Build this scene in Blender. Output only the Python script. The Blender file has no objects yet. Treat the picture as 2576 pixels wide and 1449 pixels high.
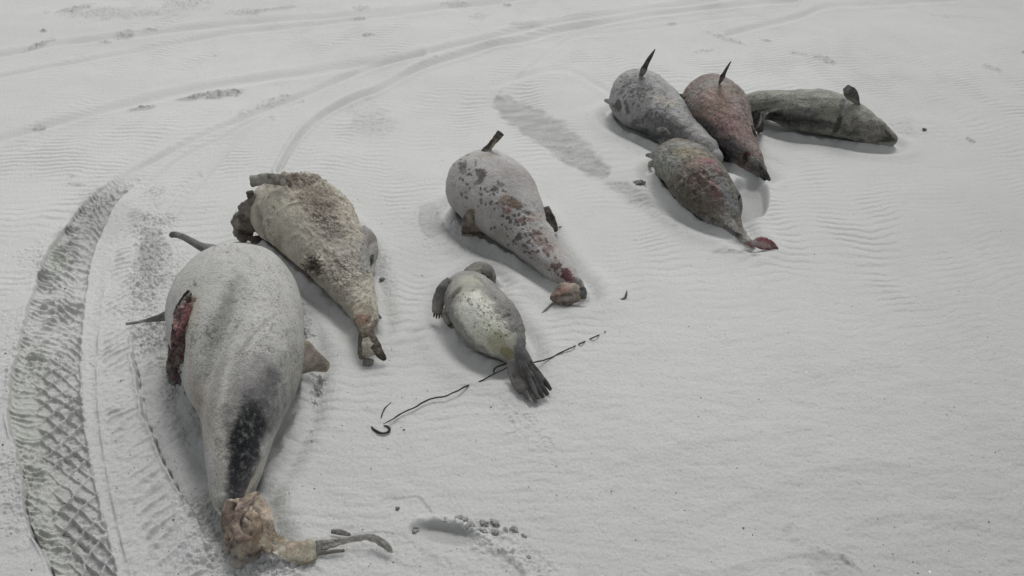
import bpy, math, random
import numpy as np
from mathutils import Vector

# ------------------------------------------------------------------ camera, sky, sun, exposure
scn = bpy.context.scene
F = 2021.0; CX = 1288.0; CY = 724.5          # photo pixels at 2576 x 1449
CAMZ = 1.70; PITCH = math.radians(35.0)
cam_d = bpy.data.cameras.new('camera'); cam = bpy.data.objects.new('camera', cam_d)
scn.collection.objects.link(cam)
cam.location = (0, 0, CAMZ); cam.rotation_euler = (math.pi/2 - PITCH, 0, 0)
cam_d.sensor_width = 36; cam_d.lens = 36*F/2576; cam_d.clip_end = 3000; cam_d.clip_start = 0.05
scn.camera = cam

world = bpy.data.worlds.new('World'); scn.world = world; world.use_nodes = True
SUN_EL = 58; SUN_AZ = 12                      # azimuth from +y (behind the carcasses) towards +x
nt = world.node_tree; bg = nt.nodes['Background']
sky = nt.nodes.new('ShaderNodeTexSky'); sky.sky_type = 'NISHITA'; sky.sun_disc = False
sky.sun_elevation = math.radians(SUN_EL); sky.sun_rotation = math.radians(SUN_AZ)
sky.dust_density = 3.0
hs = nt.nodes.new('ShaderNodeHueSaturation'); hs.inputs['Saturation'].default_value = 0.12
nt.links.new(sky.outputs[0], hs.inputs['Color']); nt.links.new(hs.outputs[0], bg.inputs['Color'])
bg.inputs['Strength'].default_value = 0.145
sd = bpy.data.lights.new('sun', 'SUN'); sd.energy = 1.2; sd.angle = math.radians(20); sd.color = (1, .985, .96)
so = bpy.data.objects.new('sun', sd); scn.collection.objects.link(so)
_el, _az = math.radians(SUN_EL), math.radians(SUN_AZ)
sv = Vector((math.sin(_az)*math.cos(_el), math.cos(_az)*math.cos(_el), math.sin(_el)))
so.rotation_euler = sv.to_track_quat('Z', 'Y').to_euler()
scn.view_settings.view_transform = 'Standard'; scn.view_settings.look = 'None'
scn.view_settings.gamma = 1; scn.view_settings.use_curve_mapping = False
scn.view_settings.exposure = 0.0
ALB = 0.88                                    # photo colour -> surface albedo

# ------------------------------------------------------------------ maths helpers
CAM = np.array([0, 0, CAMZ]); RT = np.array([1., 0, 0])
FW = np.array([0, math.cos(PITCH), -math.sin(PITCH)]); UP = np.array([0, math.sin(PITCH), math.cos(PITCH)])
def rdir(u, v): return FW + (u-CX)/F*RT + (CY-v)/F*UP
def at_z(u, v, z=0.0):
    d = rdir(u, v); return CAM + d*((z-CAMZ)/d[2])
def at_y(u, v, y):
    d = rdir(u, v); return CAM + d*(y/d[1])
def project(P):
    R = P-CAM; dep = R@FW
    return CX + (R@RT)/dep*F, CY - (R@UP)/dep*F, dep
def nrm(a): return a/(np.linalg.norm(a, axis=-1, keepdims=True)+1e-12)
def sstep(a, b, x):
    t = np.clip((x-a)/(b-a), 0, 1); return t*t*(3-2*t)
def lin(c):
    c = np.array(c, float)/255.0
    c = np.where(c <= .04045, c/12.92, ((c+.055)/1.055)**2.4)*ALB
    g = c.mean(); return g + (c-g)*.72
_rg = np.random.RandomState(7); _PM = _rg.permutation(4096).astype(np.int32)
_GC = np.cos(_rg.rand(4096)*2*math.pi).astype(np.float32); _a = _rg.rand(4096)*2*math.pi
_GC = np.cos(_a).astype(np.float32); _GS = np.sin(_a).astype(np.float32); _VL = (_rg.rand(4096)*2-1).astype(np.float32)
def noise2(x, y, seed=0):
    x0 = np.floor(x); y0 = np.floor(y); fx = (x-x0).astype(np.float32); fy = (y-y0).astype(np.float32)
    ix = x0.astype(np.int32)+seed*131; iy = y0.astype(np.int32)+seed*57
    ux = fx*fx*fx*(fx*(fx*6-15)+10); uy = fy*fy*fy*(fy*(fy*6-15)+10)
    p0 = _PM[ix & 4095]; p1 = _PM[(ix+1) & 4095]
    def g(p, dx, dy):
        h = (p*17 + _PM[(iy+dy) & 4095]) & 4095; h = _PM[h]
        return _GC[h]*(fx-dx) + _GS[h]*(fy-dy)
    a = g(p0, 0, 0); a += ux*(g(p1, 1, 0)-a); b = g(p0, 0, 1); b += ux*(g(p1, 1, 1)-b)
    return (a + uy*(b-a))*1.5
def noise3(P, s, seed=0):
    Q = P*s; q0 = np.floor(Q); f = (Q-q0).astype(np.float32); i = q0.astype(np.int32); w = f*f*(3-2*f); r = 0
    for dx in (0, 1):
        px = _PM[(i[:, 0]+dx) & 4095]; wx_ = w[:, 0] if dx else 1-w[:, 0]
        for dy in (0, 1):
            py = _PM[(px*17 + _PM[(i[:, 1]+dy) & 4095]) & 4095]; wy_ = wx_*(w[:, 1] if dy else 1-w[:, 1])
            for dz in (0, 1):
                r = r + wy_*(w[:, 2] if dz else 1-w[:, 2])*_VL[_PM[(py*13 + _PM[(i[:, 2]+dz+seed*57) & 4095]) & 4095]]
    return r
def fbm3(P, s, oct=3, seed=0):
    r = 0; a = 1; t = 0
    for k in range(oct):
        r = r + a*noise3(P, s*2**k, seed+k); t += a; a *= .55
    return r/t*1.3
def crom(pts, n):
    p = np.array(pts, float); m = len(p)
    if m == 2: return p[0] + (p[1]-p[0])*np.linspace(0, 1, n)[:, None]
    e = np.vstack([2*p[0]-p[1], p, 2*p[-1]-p[-2]])
    t = np.linspace(0, m-1, n); k = np.minimum(t.astype(int), m-2); f = (t-k)[:, None]
    a, b, c, d = e[k], e[k+1], e[k+2], e[k+3]
    return .5*((2*b)+(-a+c)*f+(2*a-5*b+4*c-d)*f**2+(-a+3*b-3*c+d)*f**3)

# ------------------------------------------------------------------ materials
def new_mat(name, rough=.75, bump=.3, bscale=220, dust=0.0, spec=.3, fine=.18, coat=0.0, dust_scale=60, speck=0.0):
    m = bpy.data.materials.new(name); m.use_nodes = True; t = m.node_tree; L = t.links
    b = t.nodes['Principled BSDF']; b.inputs['Roughness'].default_value = rough
    b.inputs['Specular IOR Level'].default_value = spec; b.inputs['Coat Weight'].default_value = coat
    b.inputs['Coat Roughness'].default_value = .25
    at = t.nodes.new('ShaderNodeAttribute'); at.attribute_name = 'Col'
    tc = t.nodes.new('ShaderNodeTexCoord')
    n1 = t.nodes.new('ShaderNodeTexNoise'); n1.inputs['Scale'].default_value = bscale
    n1.inputs['Detail'].default_value = 4; n1.inputs['Roughness'].default_value = .65
    L.new(tc.outputs['Object'], n1.inputs['Vector'])
    mr = t.nodes.new('ShaderNodeMapRange'); mr.inputs['From Min'].default_value = .3; mr.inputs['From Max'].default_value = .7
    mr.inputs['To Min'].default_value = 1-fine; mr.inputs['To Max'].default_value = 1+fine
    L.new(n1.outputs[0], mr.inputs['Value'])
    vm = t.nodes.new('ShaderNodeVectorMath'); vm.operation = 'SCALE'
    L.new(at.outputs['Color'], vm.inputs[0]); L.new(mr.outputs[0], vm.inputs['Scale'])
    out = vm.outputs[0]
    if speck > 0:
        n3 = t.nodes.new('ShaderNodeTexNoise'); n3.inputs['Scale'].default_value = 210; n3.inputs['Detail'].default_value = 3
        n4 = t.nodes.new('ShaderNodeTexNoise'); n4.inputs['Scale'].default_value = 14; n4.inputs['Detail'].default_value = 5
        for n_ in (n3, n4): L.new(tc.outputs['Object'], n_.inputs['Vector'])
        r3 = t.nodes.new('ShaderNodeMapRange'); r3.inputs['From Min'].default_value = .52; r3.inputs['From Max'].default_value = .64
        r4 = t.nodes.new('ShaderNodeMapRange'); r4.inputs['From Min'].default_value = .42; r4.inputs['From Max'].default_value = .62
        L.new(n3.outputs[0], r3.inputs['Value']); L.new(n4.outputs[0], r4.inputs['Value'])
        mm = t.nodes.new('ShaderNodeMath'); mm.operation = 'MULTIPLY'; L.new(r3.outputs[0], mm.inputs[0]); L.new(r4.outputs[0], mm.inputs[1])
        ms = t.nodes.new('ShaderNodeMapRange'); ms.inputs['To Min'].default_value = 1; ms.inputs['To Max'].default_value = 1-speck
        L.new(mm.outputs[0], ms.inputs['Value'])
        v2 = t.nodes.new('ShaderNodeVectorMath'); v2.operation = 'SCALE'
        L.new(out, v2.inputs[0]); L.new(ms.outputs[0], v2.inputs['Scale']); out = v2.outputs[0]
    if dust > 0:
        n2 = t.nodes.new('ShaderNodeTexNoise'); n2.inputs['Scale'].default_value = dust_scale
        n2.inputs['Detail'].default_value = 8; n2.inputs['Roughness'].default_value = .75
        L.new(tc.outputs['Object'], n2.inputs['Vector'])
        r = t.nodes.new('ShaderNodeMapRange'); r.inputs['From Min'].default_value = .5; r.inputs['From Max'].default_value = .68
        r.inputs['To Min'].default_value = 0; r.inputs['To Max'].default_value = dust
        L.new(n2.outputs[0], r.inputs['Value'])
        mx = t.nodes.new('ShaderNodeMix'); mx.data_type = 'RGBA'
        L.new(r.outputs[0], mx.inputs['Factor']); L.new(out, mx.inputs['A'])
        mx.inputs['B'].default_value = (*lin((176, 174, 168)), 1); out = mx.outputs['Result']
    L.new(out, b.inputs['Base Color'])
    bp = t.nodes.new('ShaderNodeBump'); bp.inputs['Strength'].default_value = bump; bp.inputs['Distance'].default_value = .006
    L.new(n1.outputs[0], bp.inputs['Height']); L.new(bp.outputs[0], b.inputs['Normal'])
    return m
M_SKIN = new_mat('sandy_skin', .78, .75, 150, .35, .25, .2, speck=.45)
M_SKIN2 = new_mat('clean_skin', .62, .8, 120, .25, .35, .26, speck=.5)
M_FLESH = new_mat('exposed_flesh', .55, .6, 110, .2, .4, .25, .06, speck=.4)
M_FUR = new_mat('seal_fur', .75, .6, 230, .05, .25, .24, speck=.35)
M_CRUST = new_mat('sand_crust', .85, .8, 120, .25, .2, .22)
M_WOOD = new_mat('dry_root', .8, .4, 300, .15, .2, .2)
M_SHELL = new_mat('shell', .4, .1, 200, 0, .5, .05)
M_SAND = new_mat('sand', .95, .27, 330, 0, .12, .15)

# ------------------------------------------------------------------ object helpers
def emit(name, V, faces, col, mat, parent=None, smooth=True, **tags):
    me = bpy.data.meshes.new(name)
    V = np.asarray(V, float); nq = len(faces); k = faces.shape[1]
    me.vertices.add(len(V)); me.vertices.foreach_set('co', V.astype(np.float32).ravel())
    me.loops.add(nq*k); me.loops.foreach_set('vertex_index', faces.astype(np.int32).ravel())
    me.polygons.add(nq); me.polygons.foreach_set('loop_start', np.arange(0, nq*k, k, dtype=np.int32))
    me.polygons.foreach_set('use_smooth', np.ones(nq, bool) if smooth else np.zeros(nq, bool))
    me.update(calc_edges=True)
    a = me.color_attributes.new('Col', 'FLOAT_COLOR', 'POINT')
    c = np.ones((len(V), 4), np.float32); c[:, :3] = col; a.data.foreach_set('color', c.ravel())
    me.materials.append(mat)
    o = bpy.data.objects.new(name, me); scn.collection.objects.link(o)
    if parent is not None:
        o.parent = parent; o.matrix_parent_inverse = parent.matrix_basis.inverted()
    for kk, vv in tags.items(): o[kk] = vv
    return o
def thing(name, label, cat, loc, group=None):
    o = bpy.data.objects.new(name, None); scn.collection.objects.link(o)
    o.empty_display_size = .1; o.location = loc
    o['label'] = label; o['category'] = cat
    if group: o['group'] = group
    bpy.context.view_layer.update(); return o

def grid_faces(nr, ns):
    i = np.arange(nr-1)[:, None]*ns; j = np.arange(ns)[None]; j2 = (j+1) % ns
    return np.stack([i+j, i+j2, i+ns+j2, i+ns+j], -1).reshape(-1, 4)
def loft(C, A, B, wide, thin, nseg, cap0=1.0, cap1=1.0, ncap=10):
    """rings round the points C with half-axes A (along wide) and B (along thin), rounded ends"""
    T = nrm(np.gradient(C, axis=0)); rings = []
    th = np.linspace(0, 2*math.pi, nseg, endpoint=False)
    def ring(c, a, b, w, t): rings.append(c + np.cos(th)[:, None]*w*a + np.sin(th)[:, None]*t*b)
    for q in range(ncap, 0, -1):
        f = math.cos(q/ncap*math.pi/2)+1e-3; s = math.sin(q/ncap*math.pi/2)
        ring(C[0]-T[0]*s*A[0]*cap0, A[0]*f, B[0]*f, wide[0], thin[0])
    for k in range(len(C)): ring(C[k], A[k], B[k], wide[k], thin[k])
    for q in range(1, ncap+1):
        f = math.cos(q/ncap*math.pi/2)+1e-3; s = math.sin(q/ncap*math.pi/2)
        ring(C[-1]+T[-1]*s*A[-1]*cap1, A[-1]*f, B[-1]*f, wide[-1], thin[-1])
    return np.vstack(rings), grid_faces(len(rings), nseg), len(rings)
def vnormals(V, faces):
    a, b, c, d = (V[faces[:, k]] for k in range(4))
    fn = np.cross(c-a, d-b); N = np.zeros_like(V)
    for k in range(4):
        for q in range(3): N[:, q] += np.bincount(faces[:, k], fn[:, q], len(V))
    return nrm(N)
_PC = {}
def hit(V, u, v):
    if _PC.get('V') is not V: _PC['V'] = V; _PC['p'] = project(V)
    pu, pv, dep = _PC['p']; d = np.hypot(pu-u, pv-v)
    m = d < max(6.0, d.min()+3); i = np.where(m)[0]; return V[i[np.argmin(dep[i])]]
def patch_w(V, p, seed=0):
    """weight of a mark: (u, v, half-length, half-width, angle, soft, noise)"""
    u, v, ra, rb, ang, soft, namp = p
    if max(ra, rb) < 22: soft *= .5
    P = hit(V, u, v); D = (P-CAM)@FW; k = D/F
    a = math.radians(ang); ax = math.cos(a)*RT - math.sin(a)*UP; bx = math.sin(a)*RT + math.cos(a)*UP
    R = V-P
    d = np.sqrt(((R@ax)/(ra*k))**2 + ((R@bx)/(rb*k))**2 + ((R@FW)/(1.6*max(ra, rb)*k+.02))**2)
    if namp:
        J = np.where(d < 1+soft+2.2*namp)[0]; Q = V[J]; s0 = min(190, max(30, 1.3/(k*math.sqrt(ra*rb)))); n = 0; am = 1
        for o in range(4): n = n + am*noise3(Q, s0*2**o, seed+3+o); am *= .68
        d[J] = d[J] + namp*.75*n
    return sstep(1+soft, 1-soft, d)
def paint(V, base, patches, mott=.06, mscale=18, seed=0):
    col = np.tile(lin(base), (len(V), 1))
    col *= (1 + mott*2.2*fbm3(V, mscale, 4, seed))[:, None]
    for i, p in enumerate(patches):
        w = patch_w(V, p[:7], seed+i*11)*p[8]
        col = col*(1-w[:, None]) + lin(p[7])*w[:, None]
    return np.clip(col, .004, .9)

SPINES = []
def make_body(name, parent, st, base, patches, mat=M_SKIN, k=.82, nseg=220, nring=220, lump=.006, lscale=7,
              rough=0.0012, rscale=60, cap0=1, cap1=1, seed=1, dents=(), mott=.06, mscale=18, lift=None, after=None, crust=None, folds=None, cdark=.0):
    cs = []
    for i, s in enumerate(st):
        u, v, hw = s[:3]; z = .1; dz = s[3] if len(s) > 3 else 0   # dz: taller than wide, still resting on the sand
        for _ in range(12):
            P = at_z(u, v, z); r = hw*((P-CAM)@FW)/F; z = k*r + dz
        cs.append([*P, r, r+dz])
    SPINES.append(np.array(cs)[:, :4])
    c = crom(cs, nring); C = c[:, :3]; R = np.maximum(c[:, 3], .002)
    T = nrm(np.gradient(C, axis=0)); w = nrm(np.cross(T, [0, 0, 1.])); t = np.cross(w, T)
    V, Fc, nr = loft(C, R, np.maximum(c[:, 4], .002), w, t, nseg, cap0, cap1)
    N = vnormals(V, Fc)
    if np.mean(np.sum(N*(V-np.repeat(V.reshape(nr, nseg, 3).mean(1), nseg, 0)), 1)) < 0: N = -N
    V0 = V.copy()
    V = V + N*(lump*fbm3(V0, lscale, 2, seed) + rough*fbm3(V0, rscale, 3, seed+5))[:, None]
    for i, d in enumerate(dents):
        V = V + N*(patch_w(V0, d[:7], seed+i)*d[7])[:, None]
    crev = np.zeros(len(V0))
    if crust is not None:
        for i, cp in enumerate(crust):
            wgt = patch_w(V0, cp[:7], seed+40+i)
            n = np.abs(fbm3(V0, cp[8], 4, seed+9)); V = V + N*(wgt*cp[7]*(n*2.2-.25))[:, None]
            crev = np.maximum(crev, wgt*sstep(.22, .04, n))
    if folds is not None:          # crumpled skin: creases that run along the limb
        am, sa, sb, sc_, wp = folds; Q = V0*np.array([sa, sb, sc_]) + wp*np.stack([noise3(V0, 11, 5), noise3(V0, 11, 6), noise3(V0, 11, 7)], 1)
        f = 1-np.abs(noise3(Q, 1.0, 8))*2; f2 = 1-np.abs(noise3(Q, 2.2, 9))*2; V = V + N*(am*(f*.7+f2*.35))[:, None]
    low = V[:, 2] < -.03; V[low, 2] = -.03 + (V[low, 2]+.03)*.1
    col = paint(V0, base, patches, mott, mscale, seed)
    if after is not None: col = after(V0, col)
    cw = crev[:, None]*cdark; col = col*(1-cw) + lin((84, 72, 60))*cw
    ws = (sstep(.055, .005, V[:, 2] + .03*fbm3(V0, 30, 3, seed+70))*.6)[:, None]; col = col*(1-ws) + lin((168, 166, 160))*ws
    return emit(name, V, Fc, col, mat, parent), V0

def make_blade(name, parent, st, color, mat=M_SKIN2, thick=.3, nseg=28, nring=36, rag=.0, ragscale=60, seed=3,
               color2=None, cap0=.3, cap1=.6, wide=None, patches=(), mott=.1, min_z=None, label=None, on=None):
    """st: (u, v, half-width px, 'z' or 'y', value)"""
    P = []
    for s in st:
        if s[3] == 'z': q = at_z(s[0], s[1], s[4])
        elif s[3] == 'y': q = at_y(s[0], s[1], s[4])
        else:
            q = hit(on, s[0], s[1]); q = at_y(s[0], s[1], q[1]); q = q + nrm(CAM-q)*s[4]
        P.append([*q, s[2]*((q-CAM)@FW)/F])
    c = crom(P, nring); C = c[:, :3]; A = np.maximum(c[:, 3], .0008)
    T = nrm(np.gradient(C, axis=0)); W = nrm(C-CAM)
    wd = nrm(np.cross(W, T)) if wide is None else nrm(np.cross(np.cross(T, np.array(wide, float)), T))
    tn = nrm(np.cross(T, wd))
    V, Fc, nr = loft(C, A, np.maximum(A*thick, .0008), wd, tn, nseg, cap0, cap1, 6)
    V0 = V.copy()
    if rag:
        N = vnormals(V, Fc); V = V + N*(rag*fbm3(V0, ragscale, 3, seed))[:, None]
    if min_z is not None: V[:, 2] = np.maximum(V[:, 2], min_z)
    col = np.tile(lin(color), (len(V), 1))
    if color2 is not None:
        t = sstep(-.25, .35, fbm3(V0, 35, 3, seed+2))[:, None]; col = col*(1-t) + lin(color2)*t
    col *= (1+mott*2*fbm3(V0, 60, 3, seed+7))[:, None]
    for i, p in enumerate(patches):
        w_ = patch_w(V0, p[:7], seed+i)*p[8]; col = col*(1-w_[:, None]) + lin(p[7])*w_[:, None]
    if name == 'tissue_fold': col = tissue_col(V, col)
    o = emit(name, V, Fc, np.clip(col, .004, .9), mat, parent)
    if label: o['label'] = label
    return o
def make_tube(name, parent, pts, r, color, mat=M_WOOD, n=120, wob=.0, seed=0, **tags):
    """pts: (u, v, z)"""
    c = crom([at_z(u, v, z) for u, v, z in pts], n); c = c + wob*np.stack([fbm3(c, 30, 2, seed), fbm3(c, 30, 2, seed+9), c[:, 0]*0], 1)
    T = nrm(np.gradient(c, axis=0)); w = nrm(np.cross(T, [0, 0, 1.])); t = np.cross(w, T)
    rr = r*(1+.25*fbm3(c, 40, 2, seed)); rr[-8:] *= np.linspace(1, .4, 8); rr[:8] *= np.linspace(.4, 1, 8)
    V, Fc, _ = loft(c, rr, rr, w, t, 8, ncap=3)
    col = np.tile(lin(color), (len(V), 1))*(1+.3*fbm3(V, 50, 2, seed))[:, None]
    return emit(name, V, Fc, np.clip(col, .004, .9), mat, parent, **tags)
def make_clod(name, u, v, px, color, seed, squash=.6, mat=M_CRUST, parent=None, rough=.5, **tags):
    n = 18; th = np.linspace(0, math.pi, n); ph = np.linspace(0, 2*math.pi, 22, endpoint=False)
    S = np.stack([np.sin(th)[:, None]*np.cos(ph), np.sin(th)[:, None]*np.sin(ph), np.cos(th)[:, None]+0*ph], -1).reshape(-1, 3)
    S = S*(1+rough*fbm3(S, 1.6, 3, seed))[:, None]; P = at_z(u, v, 0); r = px*((P-CAM)@FW)/F
    V = S*r*[1, 1, squash] + P + [0, 0, r*squash*.45]
    V[:, :2] += 0
    col = np.tile(lin(color), (len(V), 1))
    return emit(name, V, grid_faces(n, 22), col, mat, parent, **tags)
#@@BODIES
GRP = 'dead porpoises lying on the sand'

# ================= the big bloated porpoise, lower left
t = thing('porpoise', 'largest bloated pale grey porpoise with a red gash and a black stripe', 'porpoise', at_z(600, 900, 0), GRP)
b1, V1 = make_body('body', t,
    [(598,770,158),(598,800,162),(599,850,163),(604,905,155,.004),(609,960,137,.016),(611,1010,114,.030),(608,1060,95,.038),(603,1110,81,.036),(597,1160,70,.028),(590,1210,60,.018),(586,1255,47,.01)],
    (180,179,174),
    [(548,820,45,190,8,.6,.25,(168,168,160),.75), (505,720,60,90,15,.6,.3,(176,177,168),.7),
     (470,800,26,60,10,.5,.2,(172,166,146),.9), (492,1000,26,60,-20,.6,.4,(176,158,142),.8),(520,1060,22,70,-5,.6,.4,(172,160,140),.55),
     (560,1120,22,150,3,.5,.3,(176,171,156),.85),
     (552,800,22,170,6,.6,.6,(132,133,125),.9),(540,980,14,90,4,.6,.6,(150,146,134),.7),(655,1005,52,84,14,.6,.6,(96,94,94),.95),(600,930,12,90,4,.7,.6,(140,140,134),.7),(640,960,30,50,0,.6,.8,(120,117,116),.7),(618,960,22,60,0,.8,.5,(140,137,136),.5),(690,1040,20,80,25,.7,.4,(125,124,120),.6),
     (624,1100,34,82,9,.3,.22,(32,34,38),.97),(608,1185,29,80,6,.35,.22,(46,45,50),.95),(607,1235,24,24,0,.5,.4,(70,64,70),.8),
     (612,1090,17,75,3,.5,.4,(20,30,30),.9),(604,1170,15,60,2,.5,.4,(24,30,36),.7),
     (648,1200,5,52,18,.35,.1,(196,190,170),.9),
     (450,800,16,64,14,.25,.9,(96,70,58),.95),(455,765,9,34,30,.3,.6,(60,46,36),.95),(463,785,8,34,20,.4,.3,(158,108,98),.95),
     (450,820,9,26,14,.4,.3,(140,70,66),.9),(462,770,4,26,24,.4,.3,(70,36,30),.8),
     (442,868,16,68,3,.3,.9,(70,46,40),.95),(436,840,7,50,4,.3,.5,(112,62,58),.85),(470,905,10,40,-14,.5,.6,(170,146,134),.6),(440,870,6,40,4,.4,.3,(120,60,58),.8),
     (620,720,9,6,20,.5,.6,(146,145,142),.6),(578,748,7,9,20,.4,.5,(132,131,128),.7),(594,815,6,22,18,.6,.5,(150,150,146),.7),
     (560,835,10,30,0,.6,.8,(146,146,142),.6),(720,835,6,14,30,.5,.5,(150,150,148),.6),(478,850,6,14,0,.4,.7,(110,106,98),.6),
     (745,930,14,70,0,.6,.4,(160,158,146),.6),(660,690,90,30,30,.7,.4,(192,192,189),.5)],
    after=lambda V, c: c*(1-.42*sstep(.12, .62, fbm3(V, 120, 3, 61))*sstep(-.15, .35, fbm3(V, 9, 3, 62)))[:, None],
    mat=M_SKIN, nseg=380, nring=420, lump=.013, lscale=5, rough=.0011, rscale=55, cap1=.6, seed=11,
    dents=[(552,840,26,150,8,.8,.0,-.012),(454,805,14,58,14,.5,.2,-.008),(447,880,10,50,0,.4,.2,-.008),(640,1000,50,110,8,.9,0,.012),(560,760,20,110,6,.9,0,-.006),(640,850,7,60,24,.8,.2,-.005),(628,875,6,50,26,.7,.2,.004),
           (668,860,70,80,10,.9,0,.010),(602,820,5,40,20,.8,0,-.004),(640,1190,6,60,18,.8,.0,.005),(700,960,26,70,25,.8,0,-.010)])
yb = at_z(540, 640, .25)[1]
make_blade('dorsal_fin', t, [(560,640,22,'y',yb-.02),(528,628,15,'y',yb),(505,620,11,'y',yb),(480,606,9,'y',yb),(456,594,8,'y',yb),(436,590,8,'y',yb),(430,594,6,'y',yb)],
    (128,128,126), M_SKIN, .5, patches=[(432,594,8,8,0,.4,.2,(96,94,92),.8),(500,626,30,4,30,.4,.3,(90,90,88),.6)])
make_blade('flipper', t, [(455,795,18,'z',.05),(430,793,15,'z',.045),(400,800,9,'z',.03),(370,806,5,'z',.02),(345,811,4,'z',.014),(318,815,3,'z',.008)],
    (168,166,160), M_SKIN, .25, rag=.002, color2=(110,108,102), label='thin sand-dusted flipper stretched out on the sand')
make_blade('flipper', t, [(735,890,50,'z',.10),(762,900,44,'z',.085),(785,908,31,'z',.065),(805,916,21,'z',.05),(822,922,14,'z',.035)],
    (168,160,136), M_SKIN, .22, rag=.004, ragscale=30, color2=(140,128,112), label='short broad yellowish flipper bent down to the sand',
    patches=[(815,925,14,10,0,.5,.4,(120,106,90),.7),(770,945,40,6,-20,.5,.4,(96,88,70),.6),(780,885,18,10,30,.5,.4,(180,158,146),.6)])
rnd = random.Random(4)
for i,(pts,cc,rw) in enumerate([
    ([(472,736),(462,746),(448,766),(441,790)],(66,54,42),5),
    ([(480,740),(468,756),(456,776)],(84,68,54),3),
    ([(466,760),(456,778),(446,800),(441,824)],(172,124,114),6),
    ([(476,772),(466,792),(457,812)],(160,96,90),6),
    ([(474,786),(463,810),(452,836),(443,858)],(134,66,62),5),
    ([(456,812),(447,836),(440,858)],(128,70,64),5),
    ([(464,832),(452,852),(443,880),(440,905)],(96,48,44),4),
    ([(470,812),(462,832),(452,856)],(72,38,34),3),
    ([(442,800),(436,830),(434,860),(436,890)],(118,62,58),5),
    ([(438,845),(436,880),(441,915)],(74,44,40),6),
    ([(446,880),(446,905),(452,935)],(60,44,38),5)]):
    d = [(u,v,rw*(.6+.7*rnd.random()),'h',.000+.003*rnd.random()) for u,v in pts]
    make_blade('tissue_strand', t, d, cc, M_FLESH, .3, rag=.004, ragscale=90, seed=20+i, color2=tuple(int(x*.6) for x in cc), on=V1, cap1=1.5, cap0=1.2)
for i,(pts,cc,rw) in enumerate([
    ([(446,845,.10),(438,880,.06),(434,915,.02),(440,950,.01)],(110,50,50),8),
    ([(436,850,.07),(428,885,.04),(428,930,.015),(444,962,.0)],(84,66,56),7),
    ([(450,880,.09),(444,910,.05),(450,945,.015),(462,965,0)],(56,42,36),9),
    ([(440,870,.08),(434,905,.03),(430,925,.01)],(66,50,42),7)]):
    d = [(u,v,rw*(.75+.5*rnd.random()),'z',z) for u,v,z in pts]
    make_blade('tissue_strand', t, d, cc, M_FLESH, .45, rag=.006, ragscale=60, seed=30+i, color2=tuple(int(x*.6) for x in cc))
def tissue_col(V, c):
    Q = V*np.array([70., 26, 40]) + 2.2*np.stack([noise3(V, 16, 5), noise3(V, 16, 6), noise3(V, 16, 7)], 1)
    f = noise3(Q, 1., 3) + .5*noise3(Q, 2.1, 4)
    a = sstep(.0, .7, f)[:, None]*.65; c = c*(1-a) + lin((176,160,132))*a
    a = sstep(.0, .7, -f)[:, None]*.75; return c*(1-a) + lin((74,56,42))*a
lump, _ = make_body('torn_tissue', t, [(596,1250,28),(604,1275,38),(612,1305,44),(620,1335,46),(620,1360,42),(610,1382,32),(602,1398,20)], (132,116,94),
    [(600,1260,40,22,0,.5,.5,(138,118,98),.8),(580,1290,16,30,10,.5,.5,(128,106,86),.8),(645,1275,18,28,-30,.5,.4,(196,176,154),.8),
     (628,1395,34,9,-10,.4,.3,(44,34,30),.95),(655,1320,6,30,-15,.4,.4,(92,72,52),.8),(612,1300,4,34,20,.4,.5,(78,56,42),.85),
     (590,1340,5,34,10,.4,.5,(86,62,48),.85),(630,1345,20,5,-30,.4,.5,(80,60,44),.8),(640,1300,20,4,20,.4,.4,(84,64,48),.7),
     (668,1345,18,22,0,.5,.4,(176,150,116),.7),(595,1385,18,18,0,.5,.4,(158,144,122),.7)],
    mat=M_FLESH, k=.8, nseg=200, nring=170, lump=.008, lscale=13, rough=.003, rscale=70, seed=23, mott=.16, mscale=50, folds=(.015, 46, 12, 26, .9),
    after=tissue_col)
for i,(d,cc) in enumerate([
    ([(640,1262,20,'z',.09),(662,1290,20,'z',.08),(672,1318,17,'z',.07),(684,1345,15,'z',.05),(700,1360,12,'z',.035)],(186,164,138)),
    ([(585,1262,16,'z',.10),(572,1290,15,'z',.08),(574,1330,14,'z',.05),(582,1368,14,'z',.03),(594,1404,13,'z',.01)],(146,124,102)),
    ([(612,1256,12,'z',.12),(600,1290,12,'z',.115),(592,1325,12,'z',.10),(608,1352,11,'z',.09),(632,1352,9,'z',.08)],(168,138,112)),
    ([(624,1290,9,'z',.12),(640,1304,11,'z',.115),(650,1328,12,'z',.10),(646,1352,11,'z',.08),(628,1366,9,'z',.07)],(182,150,116)),
    ([(650,1360,16,'z',.05),(664,1375,13,'z',.04),(700,1385,10,'z',.03)],(188,168,146))]):
    make_blade('tissue_fold', t, d, tuple(int(x*.92) for x in cc), M_FLESH, .35, rag=.007, ragscale=34, seed=50+i, color2=tuple(int(x*.78) for x in cc))
make_blade('skin_flap', t, [(655,1350,18,'z',.06),(690,1366,22,'z',.045),(725,1384,25,'z',.035),(758,1390,28,'z',.03),(790,1382,24,'z',.025)],
    (170,162,136), M_FLESH, .09, cap1=.1, rag=.007, ragscale=30, seed=60, color2=(150,134,104), patches=[(700,1385,50,5,-25,.4,.3,(208,198,176),.8),(735,1370,20,9,-20,.5,.4,(166,134,116),.6),(765,1412,30,4,15,.4,.3,(104,96,60),.7)])
make_blade('skin_flap', t, [(527,1215,4,'z',.05),(533,1245,5,'z',.05),(545,1275,5,'z',.045),(558,1294,5,'z',.05)], (188,182,164), M_SKIN, .5)
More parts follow.
